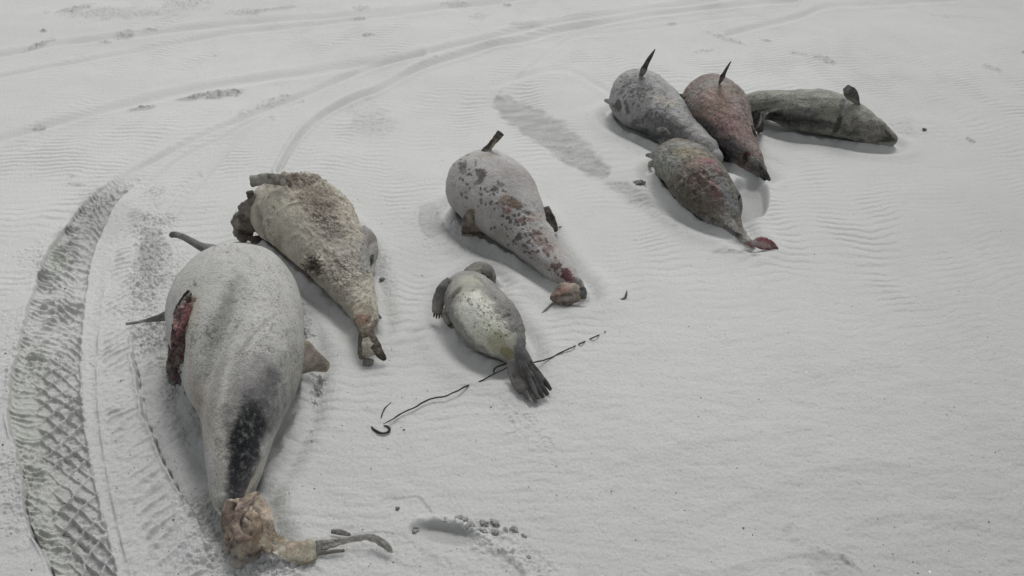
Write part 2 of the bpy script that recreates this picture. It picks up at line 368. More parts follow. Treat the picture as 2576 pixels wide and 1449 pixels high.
make_blade('tail_fluke', t, [(796,1374,15,'z',.02),(830,1368,11,'z',.02),(865,1361,8,'z',.022),(900,1355,7,'z',.025),(930,1352,8,'z',.028),(958,1363,9,'z',.025),(976,1379,8,'z',.02),(987,1390,3,'z',.012)],
    (138,134,126), M_SKIN2, .12, rag=.003, ragscale=90, color2=(158,156,150), patches=[(962,1368,30,3,35,.5,.2,(96,94,88),.8),(830,1360,30,3,-10,.5,.3,(90,86,80),.8)])
make_blade('tail_fluke', t, [(834,1337,5,'z',.012),(856,1339,7,'z',.014),(880,1345,4,'z',.01)], (112,110,104), M_SKIN2, .3)
make_blade('tail_fluke', t, [(798,1392,6,'z',.012),(830,1388,5,'z',.012),(865,1385,4,'z',.01)], (108,102,92), M_SKIN2, .4)

# ================= yellowish, sand-crusted porpoise
t = thing('porpoise', 'yellowish porpoise caked in sand, lying just behind the largest one', 'porpoise', at_z(800, 640, 0), GRP)
b2, V2 = make_body('body', t,
    [(722,530,90),(745,534,98),(770,548,103),(800,578,101),(832,622,88),(858,668,72),(882,712,58),(901,752,46),(914,782,38),(922,806,31)],
    (186,178,158),
    [(700,540,50,70,-20,.6,.4,(184,180,156),.8),(760,600,60,50,30,.6,.5,(188,182,160),.8),(800,495,76,32,38,.6,.9,(136,122,104),.8),
     (810,560,60,24,50,.6,.6,(158,148,132),.6),(730,445,60,16,5,.5,.6,(110,98,84),.85),(860,620,30,70,-35,.6,.6,(164,156,146),.6),(800,505,12,7,0,.3,.6,(92,84,72),.7),
     (920,640,16,50,-15,.4,.2,(150,150,144),.85),(690,625,40,16,-40,.5,.4,(146,138,112),.8),(650,560,10,50,-10,.5,.3,(142,138,112),.7),
     (786,668,20,26,-40,.4,.5,(84,74,66),.85),(918,770,26,18,20,.5,.4,(170,166,142),.9),(912,796,20,14,0,.5,.6,(150,124,98),.8),(918,786,8,14,0,.5,.6,(132,84,58),.85)],
    mat=M_CRUST, cdark=.6, nseg=320, nring=320, lump=.006, rough=.0008, rscale=60, seed=31, mott=.10, mscale=30, cap1=.7,
    folds=(.0045, 30, 30, 20, 1.4), crust=[(805,490,90,40,42,.5,.7,.006,80),(830,560,60,24,50,.5,.7,.006,84),(885,680,60,50,55,.5,.5,.004,80),(740,448,70,22,10,.5,.6,.014,40),(790,675,26,34,-40,.5,.3,.016,60)],
    after=lambda V, c: c*(1-.55*(sstep(.05,.6,fbm3(V,95,3,77))*.75*sstep(-.3,.3,fbm3(V,11,3,78))))[:, None])
yb = at_z(690, 470, .27)[1]
make_blade('dorsal_fin', t, [(715,452,14,'y',yb-.03),(690,450,14,'y',yb),(665,450,13,'y',yb),(645,453,14,'y',yb),(632,455,15,'y',yb)],
    (156,152,140), M_CRUST, .4, rag=.006, ragscale=28, seed=4, color2=(112,104,92), cap1=.15, patches=[(650,455,22,16,0,.4,.3,(158,156,146),.8)])
yb = at_z(640, 590, .03)[1]
make_blade('flipper', t, [(650,500,14,'y',yb-.02),(630,520,22,'y',yb-.02),(618,550,30,'y',yb-.01),(615,578,29,'y',yb),(618,597,18,'y',yb)],
    (116,108,98), M_CRUST, .45, rag=.012, ragscale=40, seed=5, color2=(150,144,132), patches=[(612,555,12,12,0,.5,.6,(74,62,50),.8),(606,590,9,8,0,.5,.5,(50,42,36),.8)])
make_blade('flipper', t, [(628,485,9,'y',yb-.02),(634,498,11,'y',yb-.01),(642,515,9,'y',yb)], (84,74,64), M_CRUST, .6, rag=.006, seed=6)
make_blade('flipper', t, [(618,594,9,'z',.03),(640,602,9,'z',.03),(656,596,7,'z',.03),(660,585,4,'z',.04)], (78,68,60), M_CRUST, .6, rag=.005, seed=7)
make_blade('flipper', t, [(770,655,16,'z',.10),(785,672,22,'z',.085),(798,690,18,'z',.06),(806,704,10,'z',.03)], (96,84,74), M_CRUST, .6, rag=.009, ragscale=50, seed=8, color2=(60,50,44))
make_blade('skin_flap', t, [(908,575,14,'z',.10),(925,600,20,'z',.09),(934,630,18,'z',.07),(934,660,12,'z',.05),(929,705,9,'z',.03),(929,735,4,'z',.015)],
    (156,155,150), M_SKIN, .4, rag=.004, seed=9, color2=(136,134,126), patches=[(938,655,5,18,0,.4,.3,(20,18,16),.95),(935,590,10,24,20,.5,.5,(110,102,92),.7)])
make_blade('tail_fluke', t, [(910,776,26,'z',.08),(915,800,26,'z',.095),(920,825,20,'z',.09),(926,846,20,'z',.075)],
    (120,112,88), M_SKIN2, .5, rag=.005, seed=12, cap1=.4, color2=(150,142,118), cap0=.5,
    patches=[(918,800,14,20,0,.5,.7,(124,78,54),.85),(926,800,5,12,20,.4,.5,(70,40,30),.8),(934,830,6,24,22,.4,.4,(110,74,56),.8)])
make_blade('tail_fluke', t, [(916,838,13,'z',.085),(913,860,13,'z',.065),(911,882,12,'z',.045),(911,900,8,'z',.025)], (112,106,84), M_SKIN2, .3, rag=.004, seed=14, color2=(86,78,60), label='left lobe of the dried tail fluke')
make_blade('tail_fluke', t, [(926,838,14,'z',.085),(940,862,13,'z',.07),(953,884,12,'z',.05),(966,904,6,'z',.025)], (84,72,54), M_SKIN2, .3, rag=.004, seed=15, color2=(52,44,34), label='dark right lobe of the dried tail fluke')
make_blade('tail_fluke', t, [(923,842,12,'z',.082),(930,866,21,'z',.068),(936,890,25,'z',.045)], (158,152,130), M_SKIN2, .15, rag=.004, seed=16, color2=(132,124,102), cap1=.15, label='pale web between the two lobes of the tail fluke')
make_blade('tail_fluke', t, [(915,912,9,'z',.012),(926,912,12,'z',.012),(937,913,8,'z',.01)], (128,124,112), M_CRUST, .5, rag=.004, seed=13, label='sand-crusted stub at the end of the tail', cap1=.3)
make_blade('flipper', t, [(938,790,5,'z',.03),(950,795,6,'z',.025),(958,800,4,'z',.015)], (140,136,126), M_CRUST, .5, rag=.002)

# ================= pale spotted porpoise
t = thing('porpoise', 'pale porpoise dotted with brown spots, its narrow end bloodied, lying just behind the seal', 'porpoise', at_z(1290, 560, 0), GRP)
rs = random.Random(9)
sp = [(1163,413,14,12,-35,.3,.5,(96,90,86),.92),(1160,430,10,7,0,.3,.5,(122,114,108),.8),(1206,430,15,11,20,.3,.5,(88,80,76),.92),(1208,443,9,16,20,.3,.4,(90,82,78),.92),(1198,458,12,7,-10,.3,.4,(112,102,98),.8),
      (1257,460,11,6,0,.3,.3,(126,116,110),.85),(1242,472,9,8,0,.3,.4,(86,80,78),.85),(1283,502,26,14,15,.3,.4,(122,100,82),.92),(1300,512,16,9,10,.3,.3,(110,88,74),.92),(1262,512,14,8,-20,.4,.4,(156,138,124),.8),(1272,530,10,9,10,.3,.3,(142,106,94),.85),
      (1336,532,14,7,10,.25,.2,(112,102,96),.8),(1338,535,9,4,10,.3,.2,(196,194,188),.9),(1310,550,9,7,0,.3,.4,(132,92,86),.8),(1335,548,12,7,0,.4,.4,(128,98,92),.7),
      (1352,580,14,9,-10,.3,.5,(102,72,66),.9),(1360,600,16,12,20,.4,.5,(104,70,64),.85),(1378,622,14,14,30,.4,.5,(118,70,70),.85),(1360,540,20,14,0,.5,.4,(158,144,124),.6),
      (1370,600,40,24,50,.6,.8,(146,130,120),.7),(1400,662,13,12,40,.4,.7,(88,40,44),.9),(1420,685,18,12,45,.4,.6,(100,42,50),.95),(1436,700,10,9,45,.4,.4,(138,70,84),.8),(1404,640,18,18,0,.5,.4,(170,166,158),.7),
      (1458,716,14,26,-20,.4,.3,(98,98,94),.9),(1300,600,10,8,0,.3,.5,(70,62,60),.85),(1288,607,6,5,0,.3,.4,(60,54,50),.8),(1330,640,50,10,40,.5,.3,(136,132,128),.7),
      (1350,470,24,70,-25,.7,.4,(172,165,160),.6),(1280,430,40,18,40,.6,.4,(158,150,146),.6),(1222,385,28,6,0,.5,.3,(160,152,138),.8),(1255,590,26,12,35,.5,.4,(150,140,130),.6)]
for i in range(120):
    a = rs.random()**.8; u = 1150+a*230+rs.uniform(-45,45); v = 410+a*240+rs.uniform(-45,45)*1.0
    sp.append((u,v,rs.uniform(2,5.5),rs.uniform(2,4.5),rs.uniform(0,90),.35,.4,(96,76,70) if a>.6 else (88,82,78),.85))
b3, V3 = make_body('body', t,
    [(1222,474,97),(1238,486,101),(1262,508,98),(1290,540,85),(1320,578,66),(1350,615,52),(1380,648,42),(1408,677,33),(1434,702,25),(1454,722,18),(1464,736,11)],
    (174,171,168), sp, mat=M_SKIN, nseg=300, nring=300, seed=41, lump=.010, lscale=7, rough=.0014, mott=.09, mscale=26,
    dents=[(1330,534,16,6,20,.5,0,-.006),(1262,515,40,20,30,.6,.3,.003)], crust=[(1350,560,60,60,40,.6,.3,.003,60)])
yb = at_z(1228, 392, .27)[1]
make_blade('dorsal_fin', t, [(1214,402,3,'y',yb+.04),(1222,388,12,'y',yb+.015),(1226,379,14,'y',yb),(1231,370,8.5,'y',yb),(1240,358,8,'y',yb),(1250,346,9,'y',yb),(1260,334,10,'y',yb)],
    (98,88,76), M_SKIN2, .35, rag=.003, seed=4, color2=(70,62,54), cap1=.15, patches=[(1240,372,4,18,35,.4,.2,(168,158,130),.8),(1262,338,10,6,30,.4,.3,(40,36,32),.9),(1222,388,26,6,0,.4,.3,(158,146,124),.8)])
make_blade('flipper', t, [(1190,530,16,'z',.15),(1190,548,25,'z',.115),(1194,565,34,'z',.075),(1198,580,38,'z',.045),(1199,590,38,'z',.03)],
    (140,124,100), M_SKIN2, .16, cap1=.12, rag=.005, seed=5, color2=(104,92,76), patches=[(1180,550,14,8,70,.4,.5,(166,154,132),.7),(1205,560,26,6,35,.4,.5,(84,72,60),.8),(1196,592,40,4,0,.4,.3,(50,44,38),.9)])
make_blade('flipper', t, [(1370,525,12,'z',.12),(1382,545,12,'z',.10),(1391,562,9,'z',.06),(1397,574,6,'z',.03),(1397,582,3,'z',.01)], (120,110,88), M_SKIN2, .5, rag=.003, color2=(64,58,50), patches=[(1396,560,4,24,-25,.4,.3,(30,26,24),.9)])
make_tube('flipper', t, [(1397,571,.025),(1412,571,.012),(1424,574,.008),(1443,571,.004)], .003, (96,84,72), M_SKIN2, n=30)
make_blade('tail_fluke', t, [(1458,726,14,'z',.05),(1464,738,12,'z',.035),(1467,748,9,'z',.02)], (92,90,86), M_SKIN2, .5, rag=.004, color2=(54,52,50))
make_blade('tail_fluke', t, [(1396,758,12,'z',.015),(1410,745,25,'z',.03),(1426,741,30,'z',.035),(1444,742,27,'z',.03),(1456,747,17,'z',.02)],
    (158,144,126), M_SKIN, .45, rag=.010, ragscale=34, seed=8, color2=(126,106,90), cap0=.4, cap1=.3, label='rounded beige-pink fluke lobe lying on the sand',
    patches=[(1430,745,34,3,-10,.4,.2,(86,58,46),.85),(1415,730,20,8,-35,.5,.4,(184,130,110),.7),(1425,765,24,4,-8,.4,.2,(80,60,50),.7)])
make_tube('tail_fluke', t, [(1395,760,.01),(1384,768,.006),(1374,777,.005),(1363,787,.003)], .0028, (130,122,112), M_SKIN2, n=30)

# ================= seal
t = thing('seal', 'cream-bellied grey seal pup lying on its back in the middle of the sand', 'seal', at_z(1230, 820, 0))
rs = random.Random(5); sp = []
for i in range(85):
    a = rs.random(); u = 1165+a*105+rs.gauss(0,24); v = 735+a*110+rs.gauss(0,20)
    sp.append((u,v,rs.uniform(1.4,3.6),rs.uniform(1.2,2.4),rs.choice((50,60,45,-30)),.4,.3,(92,88,74),.7))
b4, V4 = make_body('body', t,
    [(1168,730,48),(1178,744,64),(1192,762,72),(1212,790,76),(1236,818,75),(1260,844,66),(1278,868,52),(1292,890,36),(1302,908,25)],
    (146,144,138),
    [(1192,790,76,46,52,.3,.3,(222,222,204),.97),(1228,840,56,46,45,.3,.3,(214,214,192),.97),(1255,868,40,26,42,.4,.25,(178,176,142),.95),(1160,720,40,22,-20,.5,.4,(168,168,150),.8),(1180,700,34,12,5,.5,.4,(178,178,156),.7),
     (1190,770,34,20,50,.5,.2,(214,214,200),.9),(1278,893,20,16,40,.4,.3,(152,148,104),.9),(1140,735,24,5,-45,.4,.3,(104,102,90),.8),(1215,725,8,30,-35,.5,.4,(150,148,136),.6),
     (1300,800,22,60,-28,.5,.5,(116,114,112),.8),(1270,770,10,60,-40,.5,.5,(128,126,122),.7),(1318,850,12,40,0,.5,.4,(128,132,126),.8),(1290,870,6,22,-30,.5,.3,(196,194,184),.8),
     (1275,790,24,4,-20,.4,.4,(90,86,76),.7)]+sp,
    mat=M_FUR, nseg=260, nring=260, k=.78, seed=51, lump=.004, rough=.0015, rscale=80, mott=.12, mscale=50, cap0=.8,
    dents=[(1140,745,30,4,-50,.6,0,-.006),(1205,700,6,20,-50,.6,0,-.007)], crust=[(1285,790,26,70,-30,.6,.3,.004,45)])
make_body('head', t, [(1190,694,27),(1206,688,30),(1219,691,29),(1230,700,22),(1237,710,13)], (128,124,116),
    [(1200,676,20,9,0,.5,.4,(160,158,140),.7),(1228,676,14,14,0,.5,.5,(100,96,90),.7),(1240,700,6,16,0,.5,.3,(90,88,86),.7),(1230,702,3,3,0,.3,.1,(24,22,22),.95),(1215,690,3,2.4,0,.3,.1,(30,28,26),.9),(1196,697,12,3,20,.4,.3,(80,74,64),.7)], mat=M_FUR, k=.95, nseg=110, nring=90, lump=.003, seed=52, mott=.14, mscale=55, cap1=.7)
make_blade('fore_flipper', t, [(1138,715,22,'z',.13),(1120,730,22,'z',.11),(1107,748,17,'z',.08),(1102,766,15,'z',.06),(1101,782,14,'z',.045)],
    (132,130,124), M_FUR, .45, seed=8, color2=(108,106,102), rag=.002)
for i,(u,v) in enumerate([(1092,795),(1098,798),(1105,798),(1112,795)]):
    make_blade('claw', bpy.context.scene.objects['fore_flipper'], [(u+3,v-16,3.6,'z',.045),(u+1,v-6,3,'z',.035),(u-1,v+3,1.5,'z',.02)], (70,68,66), M_FUR, .8, seed=i, nring=14, nseg=12)
make_blade('fore_flipper', t, [(1128,778,14,'z',.06),(1124,795,12,'z',.04),(1132,812,10,'z',.025),(1146,822,8,'z',.015),(1158,824,4,'z',.01)],
    (150,146,136), M_FUR, .35, seed=9, color2=(120,116,106), patches=[(1128,818,26,4,-38,.4,.2,(52,50,46),.85)])
# hind flippers: a left and a right one, each with long ridged toes
h1 = make_blade('hind_flipper', t, [(1303,868,10,'z',.11),(1310,888,17,'z',.10),(1320,912,20,'z',.08),(1333,940,24,'z',.055),(1350,968,27,'z',.035)], (100,98,98), M_FUR, .4, seed=14, color2=(80,79,78), cap1=.2, nring=50, nseg=40, rag=.0015)
for i,(e,w_) in enumerate([((1354,1002),6.5),((1366,999),7),((1377,992),7),((1385,980),6.5)]):
    a0 = (1316+i*6, 918-i*3)
    make_blade('toe', h1, [(a0[0]+(e[0]-a0[0])*q, a0[1]+(e[1]-a0[1])*q, w_*f, 'z', .088-.068*q) for q, f in ((0,.4),(.25,.8),(.5,.95),(.75,1),(1,.75))], (98,95,94), M_FUR, .55, seed=30+i, color2=(66,64,62), nring=28, nseg=16, rag=.001, cap1=.5)
h2 = make_blade('hind_flipper', t, [(1288,908,13,'z',.06),(1294,932,17,'z',.045),(1304,958,19,'z',.035),(1320,982,18,'z',.025)], (112,108,104), M_FUR, .35, seed=15, color2=(92,90,86), cap1=.2, rag=.001)
for i,(e,w_) in enumerate([((1326,1003),5),((1337,1010),5.5),((1349,1012),5)]):
    a0 = (1290+i*8, 935-i*4)
    make_blade('toe', h2, [(a0[0]+(e[0]-a0[0])*q, a0[1]+(e[1]-a0[1])*q, w_*f, 'z', .052-.038*q) for q, f in ((0,.5),(.3,.9),(.6,1),(.85,.9),(1,.6))], (104,100,96), M_FUR, .55, seed=40+i, color2=(146,140,130) if i == 1 else (76,73,70), nring=28, nseg=16, rag=.001)

# ================= grey porpoise of the far pile
t = thing('porpoise', 'mottled grey porpoise with an upright black fin, leftmost of the far pile', 'porpoise', at_z(1660, 300, 0), GRP)
rs = random.Random(21); spA = []
for i in range(90):
    a = rs.random(); u = 1560+a*130+rs.gauss(0,16); v = 205+a*100+rs.gauss(0,24)
    spA.append((u,v,rs.uniform(1.5,5),rs.uniform(1.2,3),rs.uniform(-60,60),.3,.5,(84,85,84),.8))
make_body('body', t, [(1605,245,71),(1622,257,73),(1645,274,68),(1672,298,60),(1702,325,51),(1738,352,42),(1770,377,36),(1790,396,26)],
    (152,153,150),
    [(1576,206,13,6,-35,.3,1.1,(102,104,102),.85),(1613,192,12,4,0,.3,1.2,(112,112,108),.8),(1598,222,13,5,10,.3,1.3,(108,108,106),.8),(1632,218,9,4,-10,.3,.5,(116,114,110),.8),(1610,235,8,3,-30,.3,.5,(110,108,104),.8),
     (1549,268,7,15,-10,.3,.3,(66,68,66),.9),(1572,272,4,17,-15,.3,.6,(80,80,78),.85),(1590,310,6,9,-30,.3,.9,(84,86,84),.85),(1615,300,13,4,-50,.4,1.0,(96,96,94),.85),(1630,280,24,5,-40,.4,1.0,(110,108,106),.7),
     (1655,335,60,32,38,.6,.6,(84,85,86),.9),(1660,315,26,12,20,.5,.9,(100,98,102),.8),(1620,345,40,6,35,.5,.2,(60,62,60),.8),(1672,340,20,12,10,.4,.5,(70,70,68),.85),
     (1660,245,26,14,30,.6,.4,(176,164,154),.7),(1690,255,16,12,0,.5,.4,(178,172,154),.7),(1735,325,26,10,40,.5,.5,(146,144,140),.7),(1720,340,50,18,38,.6,.6,(96,92,90),.8),(1702,315,20,6,40,.5,.4,(104,98,92),.7),(1560,225,6,12,20,.3,.7,(96,98,96),.7)]+spA,
    mat=M_SKIN2, nseg=220, nring=220, k=.9, seed=61, lump=.009, lscale=11, rough=.002, mott=.13, mscale=24, folds=(.0025, 26, 26, 26, 1.2), dents=[(1640,340,16,10,10,.5,.3,.004)])
yb = at_z(1617, 184, .30)[1]
make_blade('dorsal_fin', t, [(1608,196,2,'y',yb+.05),(1615,184,7,'y',yb+.02),(1620,174,8.5,'y',yb),(1624,165,6.5,'y',yb),(1632,150,5.5,'y',yb),(1640,137,4,'y',yb),(1648,124,1.2,'y',yb)], (66,66,64), M_SKIN2, .3, color2=(44,44,43), patches=[(1617,186,22,6,0,.5,.3,(130,130,126),.8)])
make_blade('flipper', t, [(1545,262,9,'z',.12),(1534,256,7,'z',.10),(1522,252,4,'z',.07)], (120,120,116), M_SKIN2, .5)
make_blade('flipper', t, [(1655,328,6,'z',.24),(1668,326,6,'z',.26),(1680,335,5,'z',.25),(1688,348,4,'z',.22)], (128,126,122), M_SKIN2, .5, color2=(80,80,78))

# ================= pink-brown porpoise of the far pile
t = thing('porpoise', 'pinkish-brown porpoise with a thin upright fin, in the middle of the far pile', 'porpoise', at_z(1820, 320, 0), GRP)
make_body('body', t, [(1787,263,73),(1796,273,77),(1808,290,77),(1826,322,66),(1848,357,50),(1872,388,37),(1893,411,27),(1908,426,18)],
    (126,108,98),
    [(1770,225,40,26,-20,.6,.4,(150,142,132),.85),(1740,255,18,34,20,.6,.4,(130,120,114),.8),(1800,250,46,34,30,.6,.7,(152,122,104),.75),(1815,290,50,30,30,.6,.8,(148,114,98),.75),(1842,225,16,26,-35,.5,.4,(146,132,112),.7),
     (1830,315,40,30,30,.6,.5,(150,114,106),.8),(1805,205,26,10,0,.5,.4,(140,134,122),.8),(1780,338,40,20,45,.6,.5,(74,66,70),.9),(1822,366,38,20,45,.5,.5,(72,64,66),.9),(1856,384,34,22,45,.5,.5,(76,68,66),.85),
     (1765,315,40,10,52,.5,.2,(52,46,46),.85),(1815,385,40,8,45,.5,.2,(44,40,40),.85),(1872,330,14,40,-20,.6,.5,(140,114,104),.6),(1890,395,20,12,40,.5,.3,(120,108,96),.8),(1875,390,14,9,-10,.3,.3,(124,62,60),.9),(1884,396,11,8,10,.4,.3,(140,132,126),.9),(1868,398,6,14,0,.3,.2,(50,34,32),.9),
     (1775,240,3,24,-40,.4,.5,(186,152,130),.6),(1800,235,3,30,-30,.4,.5,(190,150,124),.6),(1818,245,3,28,-30,.4,.5,(140,100,84),.6),(1858,270,12,40,-20,.6,.3,(150,128,124),.7)],
    mat=M_SKIN2, nseg=220, nring=220, k=.9, seed=71, lump=.006, rough=.0028, mott=.24, mscale=34, folds=(.003, 44, 14, 14, .8), after=lambda V, c: c*(1-.4*sstep(.1,.6,fbm3(V,70,3,199)))[:, None], dents=[(1872,394,8,10,0,.4,.2,-.012)])
yb = at_z(1817, 205, .32)[1]
make_blade('dorsal_fin', t, [(1808,212,2,'y',yb+.05),(1814,201,5,'y',yb+.02),(1818,192,6.5,'y',yb),(1822,184,4.5,'y',yb),(1829,171,3.4,'y',yb),(1839,154,1,'y',yb)], (56,52,50), M_SKIN2, .3, color2=(40,38,36), patches=[(1816,206,18,5,0,.5,.3,(110,100,90),.8)])
make_blade('flipper', t, [(1722,246,5,'z',.2),(1714,240,4,'z',.2),(1706,238,2,'z',.2)], (70,64,60), M_SKIN2, .5, nring=14)
make_blade('flipper', t, [(1888,318,6,'z',.16),(1895,332,6,'z',.14),(1901,343,3,'z',.11)], (60,50,46), M_SKIN2, .6, nring=14)
make_blade('snout', t, [(1893,408,15,'z',.075),(1908,418,12,'z',.06),(1918,430,8,'z',.045),(1928,442,6,'z',.03),(1936,453,3.5,'z',.015)], (84,82,78), M_SKIN2, .9, rag=.003, patches=[(1917,432,22,5,55,.4,.3,(20,20,20),.95),(1902,418,8,4,0,.4,.3,(120,116,110),.8)])
make_blade('snout', t, [(1886,418,9,'z',.045),(1899,428,6,'z',.03),(1914,440,5,'z',.02),(1925,452,4,'z',.01)], (52,50,48), M_SKIN2, .8, rag=.003, color2=(120,116,108))

# ================= long grey-green porpoise at the right end
t = thing('porpoise', 'long grey-green porpoise stretched sideways, rightmost of the far pile', 'porpoise', at_z(2080, 330, 0), GRP)
_, V7 = make_body('body', t, [(1872,264,26),(1900,263,33),(1945,268,42),(1995,274,49),(2050,279,54),(2098,289,52),(2140,304,46),(2178,323,39),(2206,336,31),(2226,345,24),(2239,350,17)],
    (134,134,122),
    [(1950,250,60,12,-5,.5,.5,(132,132,124),.7),(2040,262,70,20,5,.6,.6,(140,142,120),.85),(2080,285,40,12,5,.6,.6,(120,122,104),.7),(2000,285,50,10,10,.6,.4,(104,105,99),.8),(1975,255,20,10,0,.4,.6,(148,148,142),.6),(1982,262,14,8,0,.4,.4,(100,100,96),.7),(1955,250,24,4,-5,.4,.5,(100,100,94),.7),
     (1985,302,70,10,12,.5,.4,(62,60,56),.85),(2050,318,70,8,10,.5,.4,(66,64,58),.85),(2040,308,50,4,10,.5,.5,(48,46,42),.7),(1930,300,30,16,10,.5,.3,(38,36,34),.9),(1915,303,40,18,6,.4,.2,(24,22,22),.97),(1960,308,40,8,10,.4,.4,(50,48,46),.9),  # near-black marks at the left end paint the hollow's shade onto the skin
     (2105,318,7,30,3,.3,.3,(58,58,52),.95),(2118,255,6,22,20,.4,.4,(84,84,78),.85),(2150,312,14,14,0,.5,.4,(110,98,88),.6),(2135,338,24,6,12,.4,.4,(70,66,62),.8),(2182,310,3,24,20,.4,.3,(100,100,94),.6),
     (2212,340,36,24,30,.6,.5,(100,92,82),.9),(2235,358,26,4,-5,.4,.2,(44,44,40),.85),(2240,340,18,4,45,.4,.2,(60,60,56),.8),(2192,300,7,2,40,.3,.5,(60,60,58),.7),(2205,312,5,2,40,.3,.5,(60,60,58),.7),(2240,338,16,3,45,.4,.2,(46,44,40),.85),(2236,352,22,2.5,6,.4,.2,(40,38,34),.85),(2192,330,3,26,14,.4,.3,(78,76,70),.8),(2060,245,60,4,4,.5,.5,(92,92,84),.7),(2000,268,30,6,0,.4,.6,(150,150,142),.7),(2195,330,18,14,0,.5,.4,(128,126,118),.7),(1930,283,30,4,-4,.4,.3,(166,165,158),.85)],
    mat=M_SKIN2, nseg=200, nring=260, k=.95, seed=81, lump=.007, lscale=10, rough=.002, mott=.14, mscale=30, folds=(.0014, 7, 34, 34, .6),
    after=lambda V, c: c*(1+.22*noise3(V*np.array([10., 60, 60])+1.2*np.stack([noise3(V, 9, 5)]*3, 1), 1., 11)-.35*sstep(.15, .7, fbm3(V, 55, 3, 12)))[:, None], cap1=.8,
    dents=[(1950,303,55,10,8,.5,.1,-.014),(2040,316,70,5,10,.5,.2,-.006),(2105,315,5,30,3,.5,0,-.004)])
yb = at_z(2140, 262, .18)[1]
make_blade('dorsal_fin', t, [(2160,266,4,'y',yb),(2155,256,8,'y',yb),(2148,245,13,'y',yb),(2139,234,15,'y',yb),(2131,224,11,'y',yb),(2127,219,8,'y',yb)], (120,118,112), M_SKIN2, .14, color2=(78,76,72), rag=.004, ragscale=45, cap1=.05, patches=[(2132,228,6,10,0,.5,.3,(126,126,120),.7)])
make_blade('flipper', t, [(2182,326,4,'z',.085),(2177,338,8,'z',.065),(2171,350,9,'z',.04),(2170,361,6,'z',.015)], (116,108,98), M_SKIN2, .5, rag=.003, color2=(88,80,74), label='short brownish flipper tucked under the chest')
make_blade('flipper', t, [(1896,282,10,'z',.16),(1903,292,12,'z',.13),(1907,308,13,'z',.09),(1910,322,11,'z',.04),(1913,330,8,'z',.01)], (40,38,36), M_SKIN2, .4, color2=(24,24,22), label='black curled plate filling the dark hollow beside the pink-brown carcass',  # black plate added to darken the hollow behind the pale skin flap
    patches=[(1918,300,4,24,0,.4,.1,(150,150,144),.9)])
make_blade('skin_flap', t, [(1932,284,2,'z',.155),(1925,288,3,'z',.145),(1920,295,4,'z',.125),(1917,306,3,'z',.09),(1915,322,2,'z',.04)], (156,156,149), M_SKIN2, .6, color2=(130,130,124), on=V7)

# ================= reddened porpoise in front of the pile
t = thing('porpoise', 'brown and red blotched porpoise with a red tail stump, nearest of the far pile', 'porpoise', at_z(1760, 470, 0), GRP)
make_body('body', t, [(1700,406,57),(1714,414,62),(1738,434,67),(1766,465,69),(1790,496,61),(1810,522,49),(1828,545,36),(1844,566,24),(1859,585,15),(1875,603,10),(1889,614,7)],
    (112,104,90),
    [(1672,395,30,36,20,.6,.4,(150,154,144),.9),(1665,430,22,30,-30,.6,.5,(134,138,122),.8),(1720,362,50,12,5,.5,.5,(136,136,128),.8),(1730,380,36,16,20,.6,.5,(152,140,108),.85),(1705,385,20,14,20,.6,.5,(150,142,112),.7),
     (1785,410,24,18,40,.5,.7,(148,88,90),.9),(1800,440,16,34,-30,.5,.7,(122,66,70),.85),(1795,475,26,16,60,.5,.5,(124,74,78),.8),(1772,430,26,20,20,.6,.6,(126,84,80),.7),(1762,420,12,9,0,.4,.6,(72,50,44),.8),(1727,402,9,6,0,.3,.5,(78,64,50),.8),(1755,415,26,14,20,.6,.5,(142,116,96),.7),
     (1745,452,40,34,30,.6,.7,(112,92,78),.8),(1790,455,3,24,-50,.3,.2,(172,128,118),.8),(1825,470,16,60,-28,.5,.3,(110,114,110),.9),(1838,500,14,40,-20,.5,.3,(120,124,120),.8),(1700,470,40,10,38,.5,.3,(92,90,70),.8),(1750,520,40,10,40,.5,.3,(84,80,56),.85),(1780,520,30,20,40,.6,.5,(110,100,76),.7),  # grey marks down the right flank paint its shade into the skin
     (1808,540,16,20,30,.5,.5,(126,118,108),.8),(1835,562,18,10,40,.5,.4,(172,170,164),.8),(1820,545,14,12,40,.5,.4,(166,164,156),.7),(1860,596,34,4,42,.4,.2,(38,36,34),.9),(1880,603,20,5,40,.4,.3,(160,158,150),.7),(1735,395,14,6,-30,.4,.5,(110,96,72),.7),(1685,375,16,6,-30,.4,.5,(120,118,108),.6)],
    mat=M_SKIN2, nseg=260, nring=260, k=.88, seed=91, lump=.007, lscale=10, rough=.003, mott=.22, mscale=36, folds=(.003, 34, 22, 30, 1.2),
    dents=[(1790,465,5,40,-50,.6,.2,.004)], crust=[(1760,460,60,70,40,.6,.3,.006,50),(1740,370,60,14,0,.6,.3,.005,60)],
    after=lambda V, c: c*(1-.5*sstep(.05,.6,fbm3(V,60,3,99)))[:, None])
make_blade('flipper', t, [(1662,392,24,'z',.11),(1650,391,15,'z',.10),(1638,391,8,'z',.09),(1626,390,4,'z',.08)], (140,142,136), M_SKIN2, .5, color2=(110,108,102), cap0=.4)
make_blade('flipper', t, [(1648,408,9,'z',.05),(1640,412,9,'z',.03),(1634,412,7,'z',.02)], (128,128,120), M_SKIN2, .5, color2=(150,150,142), nring=16)
make_blade('flipper', t, [(1828,478,22,'z',.13),(1840,500,24,'z',.10),(1848,520,20,'z',.06),(1851,538,15,'z',.03)], (136,140,136), M_SKIN, .3, color2=(120,124,120), patches=[(1862,500,3,13,25,.3,.1,(24,24,24),.95)], label='smooth grey flipper pressed against the sand bank')
